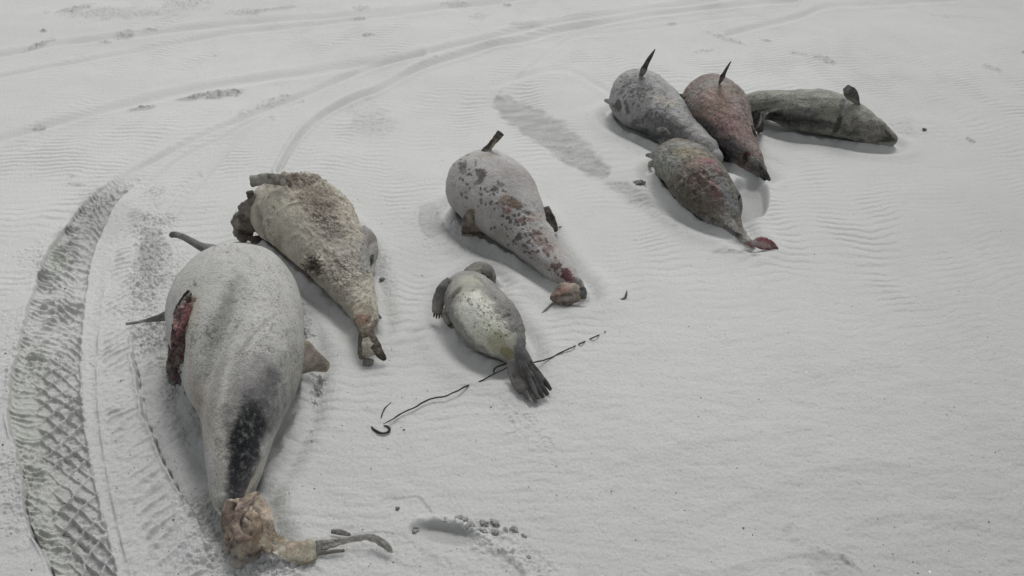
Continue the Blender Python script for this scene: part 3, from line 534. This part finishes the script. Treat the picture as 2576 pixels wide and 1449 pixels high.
make_blade('tail_fluke', t, [(1886,614,7,'z',.03),(1900,611,10,'z',.035),(1914,611,15,'z',.035),(1930,615,15,'z',.03),(1946,622,10,'z',.02),(1958,631,3,'z',.01)],
    (132,62,60), M_FLESH, .4, rag=.006, seed=5, color2=(128,52,54), cap0=.4, patches=[(1925,622,26,7,10,.5,.3,(164,138,132),.85),(1950,620,16,4,45,.5,.3,(96,40,40),.8),(1894,610,8,8,0,.5,.3,(150,142,134),.9)])
make_blade('tail_fluke', t, [(1896,622,5,'z',.015),(1882,631,6,'z',.012),(1864,634,4,'z',.01)], (168,166,160), M_SKIN, .4, label='pale sand-dusted fluke lobe')

# ================= roots, twigs, clods, shells
make_tube('root', None, [(964,1067,0.014),(1015,1038,0.014),(1050,1021,0.012),(1077,1007,0.011),(1100,1000,0.011),(1118,997,0.014),(1152,983,0.014),(1170,973,0.010),(1192,964,-0.005),(1207,959,0.012),(1241,941,0.016),(1275,925,0.020),(1300,915,0.018),(1344,911,0.015),(1385,901,0.014),(1409,887,0.014),(1440,874,0.012),(1452,868,-0.004),(1462,863,0.011),(1478,856,-0.002),(1490,850,0.012),(1503,844,0.012),(1512,840,-0.006),(1525,834,0.011)],
    .0024, (66,60,54), n=300, wob=.003, label='long thin dark root running under the seal hind flippers', category='root')
make_tube('root', None, [(1243,941,.008),(1243,930,.012),(1252,922,.018),(1264,918,.02),(1276,914,.02)], .0028, (60,54,48), n=50, label='short looped root beside the left side of the seal tail', category='root')
make_tube('root', None, [(934,1073,.004),(940,1080,.006),(952,1087,.008),(967,1090,.008),(979,1084,.008),(978,1075,.006),(966,1070,.004)], .0035, (58,54,50), n=60, label='small curled root loop at the near end of the long root', category='root')
make_tube('root', None, [(958,1054,.004),(962,1040,.006),(968,1027,.006),(984,1012,.002)], .0022, (84,78,72), n=40, label='short thin bent twig sticking up beside the curled root loop', category='twig')
make_tube('twig', None, [(1547,742,.004),(1553,750,.006),(1562,754,.008),(1571,750,.012),(1575,742,.02),(1577,731,.03)], .0045, (110,106,100), n=40, label='small hooked grey twig right of the spotted porpoise tail', category='twig')
o = make_clod('debris_clump', 1608, 467, 15, (110,110,106), 12, .6, rough=.9, label='small dark grey clump left of the red blotched porpoise', category='debris')
for i,(u,v,r,s) in enumerate([(1155,1306,10,1),(1166,1312,11,2),(1183,1327,12,3),(1190,1333,9,4),(1213,1316,8,5),(1222,1318,7,6),(1243,1316,9,7),(1251,1322,7,8),(1208,1336,8,9),(1218,1340,6,10),(1246,1340,9,11),(1270,1334,6,12),(1292,1332,9,13),(1318,1350,6,14),(1120,1308,7,15),(1048,1330,7,16),(1042,1338,6,17),(1225,1366,5,18),(1290,1392,8,19),(1330,1404,6,20)]):
    make_clod('sand_clod', u, v, r, (150,149,144), 100+s, .7, rough=.7, label='loose clod of sand around the footprint hollow in the foreground', category='sand clod', group='sand clods by the footprint')
make_clod('sand_clod', 2325, 327, 5, (84,82,78), 200, .6, label='tiny dark clod on the sand right of the grey-green porpoise snout', category='sand clod')
make_clod('sand_clod', 1000, 1280+0, 5, (110,108,102), 203, .6, label='tiny grey clod between the torn tail and the foreground footprint', category='sand clod')
make_clod('sand_clod', 962, 703, 7, (120,118,112), 204, .5, label='grey sand clod right of the yellowish porpoise flank', category='sand clod')
for u, v, r in [(2028,937,2.6),(2364,1184,3.4),(785,1080,2.5),(2340,1440,3.5)]:
    make_clod('shell_fragment', u, v, r, (240,240,238), int(u), .5, mat=M_SHELL, label='tiny white shell fragment on bare sand', category='shell', group='white shell fragments')

NR, NC = 1150, 1800
# rows: fine in the part seen, coarse to the horizon and behind the camera
def depth_of(v):
    th = PITCH + math.atan((v-CY)/F); return CAMZ/math.tan(th)
ys = np.array([depth_of(v) for v in np.linspace(1560, -60, NR-60)])
ys = np.concatenate([-np.geomspace(1500, 1, 18), np.linspace(-.6, ys[0]-.02, 14), ys, ys[-1]*np.geomspace(1.015, 1500/ys[-1], 28)])
NR = len(ys)
ts = np.concatenate([-np.geomspace(600, 1.5, 24), np.linspace(-1.45, -1.07, 50), np.linspace(-1.06, 1.06, NC-148), np.linspace(1.07, 1.45, 50), np.geomspace(1.5, 600, 24)])
NC = len(ts)
wid = np.array([max(.75, (y*math.cos(PITCH)+CAMZ*math.sin(PITCH))*CX/F) for y in ys])
X = ts[None]*wid[:, None]; Y = np.repeat(ys[:, None], NC, 1)
X = np.where(np.abs(ts)[None] > 1.5, np.sign(ts)[None]*(np.abs(X)+ (np.abs(ts)[None]-1.5)*1.0), X)
X = X.ravel(); Y = Y.ravel()
dep = Y*math.cos(PITCH) + CAMZ*math.sin(PITCH); ok = dep > .3
dd = np.where(ok, dep, .3)
U = CX + X/dd*F; Vv = CY - (Y*math.sin(PITCH) - CAMZ*math.cos(PITCH))/dd*F
U = np.where(ok, U, 1e5); Vv = np.where(ok, Vv, 1e5)
H = np.zeros_like(X); COL = np.ones_like(X)                    # height, colour factor
TINT = np.zeros_like(X)
near = (np.abs(X) < 14) & (Y < 16) & (Y > -3)
I = np.where(near)[0]; x = X[I]; y = Y[I]; u = U[I]; v = Vv[I]
def N2(s, seed=0, ax=1.0): return noise2(x*s, y*s*ax, seed)
def fb(s, seed=0, oct=3, ax=1.0):
    r = 0; a = 1
    for k in range(oct): r = r + a*N2(s*2**k, seed+k, ax); a *= .5
    return r
def blob(cu, cv, ra, rb, ang=0, soft=.3, n=.2, ns=14, seed=0):
    R = max(ra, rb)*(1+soft+abs(n)*2.2)
    m = (np.abs(u-cu) < R) & (np.abs(v-cv) < R); out = np.zeros_like(u)
    a = math.radians(ang); du = u[m]-cu; dv = v[m]-cv
    d = np.hypot((du*math.cos(a)+dv*math.sin(a))/ra, (-du*math.sin(a)+dv*math.cos(a))/rb)
    if n: d = d + n*(noise2(x[m]*ns, y[m]*ns, seed)+.5*noise2(x[m]*ns*2.3, y[m]*ns*2.3, seed+1))
    out[m] = sstep(1+soft, 1-soft, d); return out
def pdist(pts, reach, n=60):
    """signed distance (px) to a smoothed line, + arclength; nan outside reach"""
    c = crom(pts, n); m = (u > c[:, 0].min()-reach) & (u < c[:, 0].max()+reach) & (v > c[:, 1].min()-reach) & (v < c[:, 1].max()+reach)
    J = np.where(m)[0]; best = np.full(len(J), 1e9); sg = np.ones(len(J)); al = np.zeros(len(J)); s0 = 0
    pu, pv = u[J], v[J]
    for k in range(n-1):
        a = c[k]; e = c[k+1]-a; L = math.hypot(*e)+1e-9; e = e/L
        du = pu-a[0]; dv = pv-a[1]; t = np.clip(du*e[0]+dv*e[1], 0, L)
        d = np.hypot(du-t*e[0], dv-t*e[1]); b = d < best
        best = np.where(b, d, best); sg = np.where(b, np.sign(e[0]*dv-e[1]*du), sg); al = np.where(b, s0+t, al); s0 += L
    return J, best*sg, al, s0
hh = np.zeros_like(x); cc = np.ones_like(x)
# broad swells and wind ripples
hh += .012*fb(.9, 5, 2) + .004*fb(3.2, 9, 2)
wx = x + .25*N2(1.1, 21); wy = y + .10*N2(1.3, 22) + .040*N2(4.5, 23, .6) + .011*N2(11, 24, .8) + .006*N2(30, 25)
ph = (wy*1.0 - wx*(.05+.04*np.clip(x, -1, 2)))/(.044+.0*y)*2*math.pi
rip = np.sin(ph) + .35*np.sin(2*ph+.7)
rmask = sstep(-.35, .55, N2(.8, 31)+.25*N2(2.7, 32)+.15)
rmask = .25 + .75*rmask
trk = np.ones_like(x)                                            # 0 where wheels pressed the ripples out

# ---- left: the wheel track with tread, and the smoother strip beside it
LE = [(300,440),(250,478),(205,520),(150,590),(108,650),(80,740),(58,820),(38,900),(24,980),(24,1060),(40,1140),(58,1220),(66,1300),(100,1380),(140,1460),(190,1560)]
RE = [(372,440),(322,480),(286,520),(252,590),(228,650),(212,740),(205,820),(200,900),(202,980),(210,1060),(222,1140),(238,1220),(256,1300),(276,1380),(296,1460),(320,1560)]
QE = [(470,440),(430,480),(405,520),(385,590),(368,650),(352,740),(342,820),(334,880),(342,960),(360,1040),(385,1110),(412,1165),(450,1235),(490,1300),(530,1390),(560,1560)]
def at_v(pts, vv):
    p = crom(pts, 200); o = np.argsort(p[:, 1]); return np.interp(vv, p[o, 1], p[o, 0])
le = at_v(LE, v); re_ = at_v(RE, v); qe = at_v(QE, v)
le = le + 5*N2(9, 41) + 3*N2(30, 42); qe = qe + 7*N2(10, 43) + 4*N2(34, 44)
on = sstep(430, 500, v)*(v < 1559)
a = (u-le)/(re_-le)                                             # 0..1 across the treaded rut
inA = sstep(-.01, .025, a)*sstep(1.04, .97, a)*on
b = (u-re_)/(qe-re_)
inB = sstep(-.02, .03, b)*sstep(1.02, .97, b)*on
trk *= 1-np.clip(inA+inB, 0, 1)
hh -= .020*inA + .006*inB*sstep(560, 700, v)
yl = y                                                          # metres along the track
wob = .012*N2(12, 51)+.006*N2(30, 52)
def ridge(t, w): t = np.abs(t-np.round(t)); return np.exp(-(t/w)**2)
aa = a*.30                                                      # metres across (about)
wob = wob + .004*N2(26, 57) + .008*N2(6, 59)
d1 = (yl+wob + aa*.75)/.060; d2 = (yl+wob*.6 - aa*.70+.006*N2(18, 60))/.066
low = sstep(860, 960, v)
lat = np.maximum(ridge(d1, .075), .85*ridge(d2, .075))
hh += inA*low*sstep(.25, .5, a)*.015*lat*np.clip(.85+.9*N2(7, 53), 0, 1.2)
fin = ridge((yl+wob*.7+aa*.25+.01*np.sin(a*9))/.024, .20)*np.clip(.8+1.2*N2(14, 86), 0, 1.2)
hh += inA*(sstep(.55, .25, a)*.010 + (1-low)*sstep(.9, .6, a)*.010)*fin*(.6+.7*N2(16, 54))
hh += inA*(1-low)*.017*ridge((yl+wob + aa*.5+.02*np.sin(a*7+yl*9))/.048, .16)*(.5+.8*N2(8, 55))*sstep(.15, .35, a)
tr_ = inA*fb(45, 56, 3)*.007; cc *= 1-.08*inA*sstep(.0, -.7, fb(38, 89, 2, 1.6)); hh += tr_*(.6+.8*N2(5, 57))
hh += .006*np.exp(-((u-re_+4*N2(12, 90))/4.0)**2)*on*sstep(540, 640, v)*np.clip(.7+1.1*N2(14, 58), 0, 1.4)
hh += .007*np.exp(-((u-re_-45+ (v-900)*.02)/5.0)**2)*on*sstep(620, 720, v)*np.clip(.6+1.1*N2(12, 59), 0, 1.3)
hh -= .004*np.exp(-((u-re_-25)/14.0)**2)*on*sstep(620, 720, v)
obl = ridge((yl+wob - b*.16)/.036, .2)*sstep(.35, .5, b)*sstep(1, .8, b)
hh += inB*obl*.011*(.5+1.1*N2(7, 61))
hh += inB*.0022*fb(60, 62, 2)
# edges: pushed-up lips
hh -= .030*np.exp(-((u-le-1)/3.2)**2)*on*sstep(1150, 1220, v)*sstep(-.2, .4, N2(16, 66))
hh -= .026*np.exp(-((u-qe-2)/2.6)**2)*on*sstep(860, 940, v)*sstep(1280, 1240, v)*sstep(-.3, .4, N2(20, 67))
hh += .010*np.exp(-((u-le+5)/5)**2)*np.clip(.3+1.3*N2(9, 87), 0, 1)*3*.4*on*(.35+1.1*np.abs(N2(18, 63)))
hh += .009*np.exp(-((u-qe+5)/6.0)**2)*on*sstep(700, 860, v)*(.5+1.2*np.abs(N2(22, 64)))
hh -= .026*sstep(-3, 4, u-qe)*np.exp(-np.clip(u-qe, 0, 400)/90.0)*on*sstep(760, 900, v)*sstep(1400, 1250, v)
cc *= 1-.05*inA
cc *= 1-.10*blob(240,520,60,40,-30,.5,.4)
TI = inA*sstep(.75, .2, a)*sstep(820, 900, v)*.5 + inA*blob(120,640,50,40,0,.5,.4)*.6
# rough trampled sand between track and big carcass
for (cu,cv,ra,rb,ang,amp,sc) in [(380,640,50,110,8,.008,40),(420,740,110,90,0,.006,38),(400,850,70,60,0,.008,48),(470,1010,90,120,-20,.004,22),(450,960,44,40,0,.008,60),(540,1330,80,90,0,.007,40),(620,1420,160,40,0,.007,45),(120,660,80,60,0,.003,40),(1290,1400,110,40,24,.004,34),(1210,1330,80,16,15,.005,40),(1100,1400,140,40,10,.0015,24),(900,1400,120,40,0,.0015,24),
      (60,1240,60,120,0,.005,40),(40,880,60,120,0,.003,36),(755,800,24,60,-20,.006,60),(800,975,20,40,10,.008,60),(1340,1090,90,40,30,.0025,28),(1300,1040,60,30,30,.003,36),(960,700,50,80,30,.002,40),(1240,640,80,30,20,.003,36),(1170,560,60,60,0,.003,36),(1090,570,60,70,30,.002,36)]:
    w_ = blob(cu,cv,ra,rb,ang,.5,.4,8,int(cu)); trk = np.minimum(trk, 1-.8*w_)
    hh += w_*amp*1.35*(np.abs(fb(sc, int(cv), 3))*1.6-.3)
cc *= 1-.22*blob(375,640,28,60,10,.4,.5,20,7); cc *= 1-.13*blob(300,560,60,34,-30,.5,.5,14,8); cc *= 1-.16*inA*blob(215,560,140,110,0,.4,.4,10,17)
cc *= 1-.20*blob(440,1000,70,110,-18,.4,.3,8,9)*.9; cc *= 1-.14*blob(420,880,50,60,0,.4,.4,16,10)
cc *= 1-.16*blob(500,1180,40,130,-8,.5,.3,10,11); cc *= 1-.35*blob(800,975,9,22,15,.4,.8,40,12)
cc *= 1-.25*blob(757,800,12,50,-12,.4,.9,44,13); cc *= 1-.25*blob(690,1350,70,28,10,.5,.5,12,14)
cc *= 1-.25*blob(430,850,18,30,0,.4,.6,30,15)
# ---- far tracks
def rut(pts, w, depth, rim=.3, reach=None, dark=.0, n=60):
    w *= 1.0; reach = reach or w*5
    J, d, al, L = pdist(pts, reach, n); g = np.exp(-(d/w)**2); r = np.exp(-((np.abs(d)-1.9*w)/(w*.8))**2)
    f = (.75+.4*noise2(x[J]*3, y[J]*3, 71)); dark *= .9; depth *= 1.15
    hh[J] += (-depth*g + rim*depth*r)*f; cc[J] *= 1-dark*g*f; trk[J] = np.minimum(trk[J], 1-.85*g)
def scarp(pts, w, h, fade, n=60, dark=0.0, reach=None):
    J, d, al, L = pdist(pts, reach or fade*4, n); e = sstep(0, 30, al)*sstep(0, 30, L-al)
    s = sstep(-w, w, d)
    hh[J] += e*(h*s*np.exp(-np.clip(d, 0, 1e4)/fade))
    cc[J] *= 1-dark*e*np.exp(-((d)/(w*1.3))**2)
rut([(-300,250),(0,193),(292,135),(547,88),(805,58),(1009,36),(1133,22),(1261,7),(1500,-30)], 5, .010, dark=.10)
rut([(-300,180),(0,135),(139,109),(255,97),(401,80),(620,55),(939,33),(1100,18),(1279,-2)], 6, .012, dark=.10)
rut([(-200,400),(0,348),(102,322),(292,270),(437,233),(547,213),(729,188),(850,170),(939,157),(1060,135)], 8, .014, dark=.10)
rut([(284,467),(328,434),(456,365),(583,306),(729,252),(911,177),(1024,146),(1206,98),(1425,50),(1607,26),(1800,0)], 6, .014, dark=.08)
rut([(700,430),(729,379),(766,328),(820,283),(890,247),(951,226),(1060,171),(1170,135),(1242,113),(1315,100),(1425,73),(1607,40),(1709,29),(2000,0)], 6, .016, rim=.6, dark=.11)
rut([(365,467),(437,408),(500,372),(560,345),(660,290),(760,255)], 4, .006, dark=.05)
rut([(420,560),(470,500),(503,455),(547,401),(598,350),(680,300)], 8, .007, dark=.04)
rut([(395,590),(415,530),(455,480),(500,440)], 6, .006)
rut([(1300,200),(1425,102),(1550,80),(1700,62),(1900,40)], 4, .004, dark=.03)
rut([(2000,85),(2600-0,20),(2300,8)], 6, .0) if False else None
rut([(1830,88),(2000,45),(2060,22),(2130,12),(2400,-5)], 6, .010, dark=.07)
rut([(1240,215),(1400,180),(1500,215),(1540,245)], 7, .006)
# broad pale drift between ruts and carcass pile
hh += .025*blob(1500,330,60,170,-52,.9,.1,3,80)*1.0 + .02*blob(760,480,160,40,-50,.9,.1)
trk *= 1-.8*blob(1560,330,70,230,-50,.6,.2,3,81); trk *= 1-.7*blob(640,460,60,190,40,.6,.2,3,82)
# far debris and disturbed spots
for (cu,cv,ra,rb,ang,dk,amp) in [(540,236,56,9,-6,.36,.018),(360,272,34,5,-8,.32,.014),(480,246,30,4,-8,.35,.01),(318,86,26,10,-8,.22,.05),(95,112,40,7,-22,.22,.035),(190,24,40,7,-10,.22,.03),(300,34,150,13,0,.12,.012),(470,12,60,14,0,.10,.02),(375,74,20,3,0,.2,.01),(110,77,8,3,0,.3,.02),
      (260,105,14,4,0,.2,.02),(102,322,16,9,0,.14,.02),(620,32,40,7,0,.10,.015),(690,24,60,4,-8,.15,.015),(905,46,18,6,-6,.16,.02),(1150,15,30,9,0,.16,.03),(926,90,12,5,0,.2,.02),(1275,14,10,4,0,.2,.02),(910,22,22,5,0,.14,.02),(1330,62,40,8,0,.10,.012),(1210,40,24,8,-10,.08,.012),(540,137,5,2,0,.3,.01),
      (190,465,26,4,5,.22,.012),(180,445,8,4,0,.2,.01),(1690,60,16,4,0,.15,.02),(2080,148,26,6,15,.14,.025),(2010,133,22,4,8,.12,.02),(1820,97,50,4,18,.10,.02),(1925,104,14,3,5,.18,.02),(1770,128,24,4,-5,.10,.015),(2490,175,26,5,20,.14,.015),(2575,135,8,4,0,.4,.02),(2400,40,60,4,4,.06,.01),(2440,350,10,4,20,.2,.015),
      (940,300,60,40,20,.07,.006),(915,320,40,22,0,.06,.002),(960,310,20,16,0,.0,.010),(1560,470,50,14,20,.10,.006),(1620,515,60,14,18,.10,.008),(1680,560,50,12,24,.07,.006),
      (1200,160,30,4,0,.0,.006),(1090,150,60,10,-20,.0,.006),(2120,640,40,8,0,.02,.004),(660,262,60,8,-20,.06,.010),(700,250,30,7,-25,.05,.012),(1830,640,40,5,5,.24,.01),(1870,645,36,5,8,.2,.008),(1985,1330,14,16,0,.12,.0),(2004,1362,22,10,20,.10,.004),(2049,1380,26,9,20,.10,.004),(2088,1425,66,26,18,.14,.004),(2145,1420,40,8,40,.15,.01),(2270,322,30,24,20,.06,.008)]:
    w_ = blob(cu,cv,ra,rb,ang,.4,.5,12,int(cu+cv))
    st_ = np.abs(fb(26, int(cu), 3)); cc *= 1-dk*w_*(.6+.9*st_); hh += min(amp, .018)*.6*w_*(st_*1.4-.15)
# smooth dark damp patches
D = np.zeros_like(x)
J, d, al, L = pdist([(1240,248),(1300,285),(1365,325),(1415,360),(1470,403),(1518,432)], 80)
hw = np.interp(al/L, [0, .08, .25, .5, .75, .93, 1], [10, 22, 30, 33, 31, 26, 14]) + 9*noise2(x[J]*7, y[J]*7, 91) + 7*noise2(x[J]*22, y[J]*22, 92)
D[J] = sstep(9, -6, np.abs(d)-hw)*sstep(-1, 6, al+.0)
cc *= 1-.27*D*(1+.5*fb(8, 94, 3, 2.5)); trk *= 1-.85*D; hh -= .006*D
hh += D*.0080*np.abs(fb(26, 95, 3, 2.2))*sstep(250, 420, v)
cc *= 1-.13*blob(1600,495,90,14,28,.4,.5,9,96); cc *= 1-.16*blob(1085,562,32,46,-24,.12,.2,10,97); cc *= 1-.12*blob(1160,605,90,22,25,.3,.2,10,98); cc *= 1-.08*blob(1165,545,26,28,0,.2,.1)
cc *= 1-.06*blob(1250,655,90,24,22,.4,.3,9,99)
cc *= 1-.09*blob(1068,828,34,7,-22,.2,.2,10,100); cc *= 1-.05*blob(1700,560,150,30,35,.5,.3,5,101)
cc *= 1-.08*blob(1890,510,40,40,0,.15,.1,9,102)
# hollow pressed next to the red blotched carcass, with a soft lip
wl = blob(1882,505,50,50,15,.16,.08,6,103); hh -= .040*wl; trk *= 1-wl; cc *= 1-.24*wl  # wet sand tone and the dip's own shade both painted in
hh += .010*blob(1885,505,66,62,15,.35,.05)*(1-wl)
scarp([(1935,460),(1928,500),(1905,540),(1872,556),(1845,552)], 5, .0, 20)
wl = blob(1930,425,46,34,30,.5,.1); hh -= .018*wl; trk *= 1-wl
wl = blob(1950,350,70,60,10,.6,.1); hh -= .012*wl; trk *= 1-.8*wl
wl = blob(1700,500,30,150,-48,.6,.1); trk *= 1-.9*wl
wl = blob(830,760,60,120,-30,.5,.1); hh -= .015*wl; trk *= 1-.9*wl
wl = blob(1430,760,70,34,10,.6,.1); hh -= .006*wl; trk *= 1-.6*wl
# ---- foreground footprint
A_ = [(1040,1342),(1048,1328),(1066,1318),(1090,1313),(1118,1315),(1155,1327),(1203,1354),(1250,1388),(1290,1412),(1330,1470)]
J, d, al, L = pdist(A_, 260, 90); dn = d + 5*noise2(x[J]*9, y[J]*9, 111)
inn = sstep(-2, 9, dn)*np.exp(-np.clip(dn, 0, 500)/46.0)*sstep(0, 60, al)*(1-.92*sstep(100, 200, al))*sstep(0, 60, L-al)
hh[J] -= .026*inn; cc *= 1-.22*blob(1122,1341,80,24,10,.2,.12,10,115)*sstep(1308,1318,v)  # crescent below the lip: shade of the wall painted into the sand
hh[J] += .012*np.exp(-((dn+9)/9)**2)*(.5+.9*np.abs(noise2(x[J]*26, y[J]*26, 112)))*sstep(0, 20, al)
trk[J] *= 1-.9*np.exp(-(d/60)**2)
def hollow(pts, depth, fade, w=4):
    depth *= .35; fade *= 1.8
    J, d, al, L = pdist(pts, fade*4, 60); dn = d+2*noise2(x[J]*22, y[J]*22, 113)
    hh[J] -= depth*sstep(-w, w, dn)*np.exp(-np.clip(dn, 0, 500)/fade)*sstep(0, 25, al)*sstep(0, 25, L-al)
    
hollow([(948,1282),(956,1262),(972,1252),(1005,1252),(1045,1249),(1068,1264),(1082,1285),(1090,1308)], .013, 16)
hollow([(860,1352),(920,1340),(980,1340),(1008,1343),(1030,1358),(1045,1362)], .008, 18)
hollow([(900,1395),(960,1400),(1000,1416),(1045,1424),(1060,1416)], .007, 14)
hollow([(2010,1412),(2040,1396),(2090,1398),(2130,1415),(2165,1440),(2190,1470)], .010, 30, 9)
hollow([(1975,1310),(2000,1318),(2012,1345)], .010, 14)
hollow([(1430,1100),(1400,1080),(1350,1062)], .005, 12)
# soft crests on the lower right
for pts, hgt, w in [([(2050,1190),(2120,1164),(2200,1160),(2290,1172),(2345,1200)], .009, 14),([(2120,1340),(2200,1300),(2290,1290),(2400,1302),(2500,1306)], .008, 14),([(1700,1449),(1860,1418),(1980,1392),(2060,1392)], .008, 14),([(1720,1320),(1850,1260),(1980,1215),(2080,1190)], .006, 16),
                    ([(1430,900),(1600,880),(1800,860),(2000,820)], .004, 14),([(1500,1180),(1650,1130),(1850,1095),(2100,1060)], .005, 14),([(2200,980),(2350,950),(2500,940)], .006, 16),([(1900,960),(2100,930),(2300,900)], .004, 12),([(2350,1080),(2450,1060),(2576,1050)], .005, 14)]:
    J, d, al, L = pdist(pts, 90); e = sstep(0, 60, al)*sstep(0, 60, L-al)
    hh[J] += .5*e*hgt*np.where(d < 0, np.exp(-(d/(w*2.2))**2), np.exp(-(d/w)**2))
# fine relief everywhere + ripples
hh += rip*.00165*rmask*(.35+1.1*sstep(-.3, .5, N2(6, 33, .5)))*np.clip(trk, 0, 1)*(.40+.6*sstep(1000, 650, v)+.3*sstep(400,100,v))
hh += .0020*fb(13, 120, 3, 1.8)*(.25+.75*sstep(600, 1100, v)) + .0009*fb(90, 124, 2)
# drift and scour next to the carcasses
for S in SPINES:
    c = crom(S, 24); best = np.full(len(x), 9.0)
    m = (x > c[:, 0].min()-.6) & (x < c[:, 0].max()+.6) & (y > c[:, 1].min()-.6) & (y < c[:, 1].max()+.6)
    J = np.where(m)[0]; bd = np.full(len(J), 9.0)
    for k in range(24): bd = np.minimum(bd, np.hypot(x[J]-c[k, 0], y[J]-c[k, 1])-c[k, 3])
    hh[J] += .010*np.exp(-((bd-.085)/.04)**2) - .012*np.exp(-((bd-.02)/.03)**2)
    hh[J] += .020*np.exp(-((bd+.02)/.028)**2)*np.clip(.7+1.3*noise2(x[J]*6, y[J]*6, 131)+.5*noise2(x[J]*22, y[J]*22, 132), 0, 1.6)
    # sand under a body stays below its skin
    ins = sstep(-.02, -.06, bd); hh[J] = hh[J]*(1-ins) + np.minimum(hh[J], 0)*ins
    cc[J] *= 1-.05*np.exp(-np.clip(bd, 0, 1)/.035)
# colour: brightness falloff painted into the sand, paler far and left, darker lower right
falloff = sstep(300, 1500, v)*.16 + sstep(1700, 2600, u)*.13 + sstep(300, -200, u)*.02
cc *= 1.00-falloff + .035*fb(.8, 140, 3) + .015*fb(7, 143, 2)
fleck = N2(95, 150); cc *= 1-.16*sstep(.5, .8, fleck)*sstep(500, 1100, v)
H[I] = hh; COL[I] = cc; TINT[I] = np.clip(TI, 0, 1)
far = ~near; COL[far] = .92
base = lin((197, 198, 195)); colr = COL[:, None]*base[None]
colr *= 1 - TINT[:, None]*np.array([.10, .08, .16])
g = np.stack([X, Y, H], 1)
i = np.arange(NR-1)[:, None]*NC; j = np.arange(NC-1)[None]
Fg = np.stack([i+j, i+j+1, i+NC+j+1, i+NC+j], -1).reshape(-1, 4)
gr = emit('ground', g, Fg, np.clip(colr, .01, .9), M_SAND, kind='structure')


# ---- grit: tiny dark and pale grains scattered over the sand, more of them round the tracks
rg = np.random.RandomState(3); n = 900
gu = np.concatenate([rg.uniform(0, 2576, n//2), rg.uniform(0, 1000, n-n//2)]); gv = np.concatenate([rg.uniform(150, 1449, n//2), rg.uniform(480, 1449, n-n//2)])
P8 = np.array([(1,0,0),(0,1,0),(-1,0,0),(0,-1,0),(0,0,1),(0,0,-1)], float); F8 = np.array([(0,1,4),(1,2,4),(2,3,4),(3,0,4),(1,0,5),(2,1,5),(3,2,5),(0,3,5)])
gh = hh.copy(); vs, fs, cs_ = [], [], []
for q in range(n):
    p = at_z(gu[q], gv[q], 0); rr = rg.uniform(.0010, .0026)*(1.6 if rg.rand() < .08 else 1)
    if any(np.min(np.hypot(S[:, 0]-p[0], S[:, 1]-p[1])-S[:, 3]) < .04 for S in SPINES): continue
    k_ = np.argmin(np.abs(ys-p[1])); j_ = np.argmin(np.abs(ts*wid[k_]-p[0])); z_ = H[k_*NC+j_]
    vs.append(P8*rr*rg.uniform(.6, 1.3, (6, 3))*[1, 1, .7] + [p[0], p[1], z_+rr*.3]); fs.append(F8+6*(len(vs)-1))
    cs_.append(np.tile(lin((88, 84, 78)) if rg.rand() < .8 else lin((215, 214, 208)), (6, 1)))
emit('grit', np.vstack(vs), np.vstack(fs), np.vstack(cs_), M_SHELL, kind='stuff', label='fine dark and pale grit scattered over the sand', category='grit')
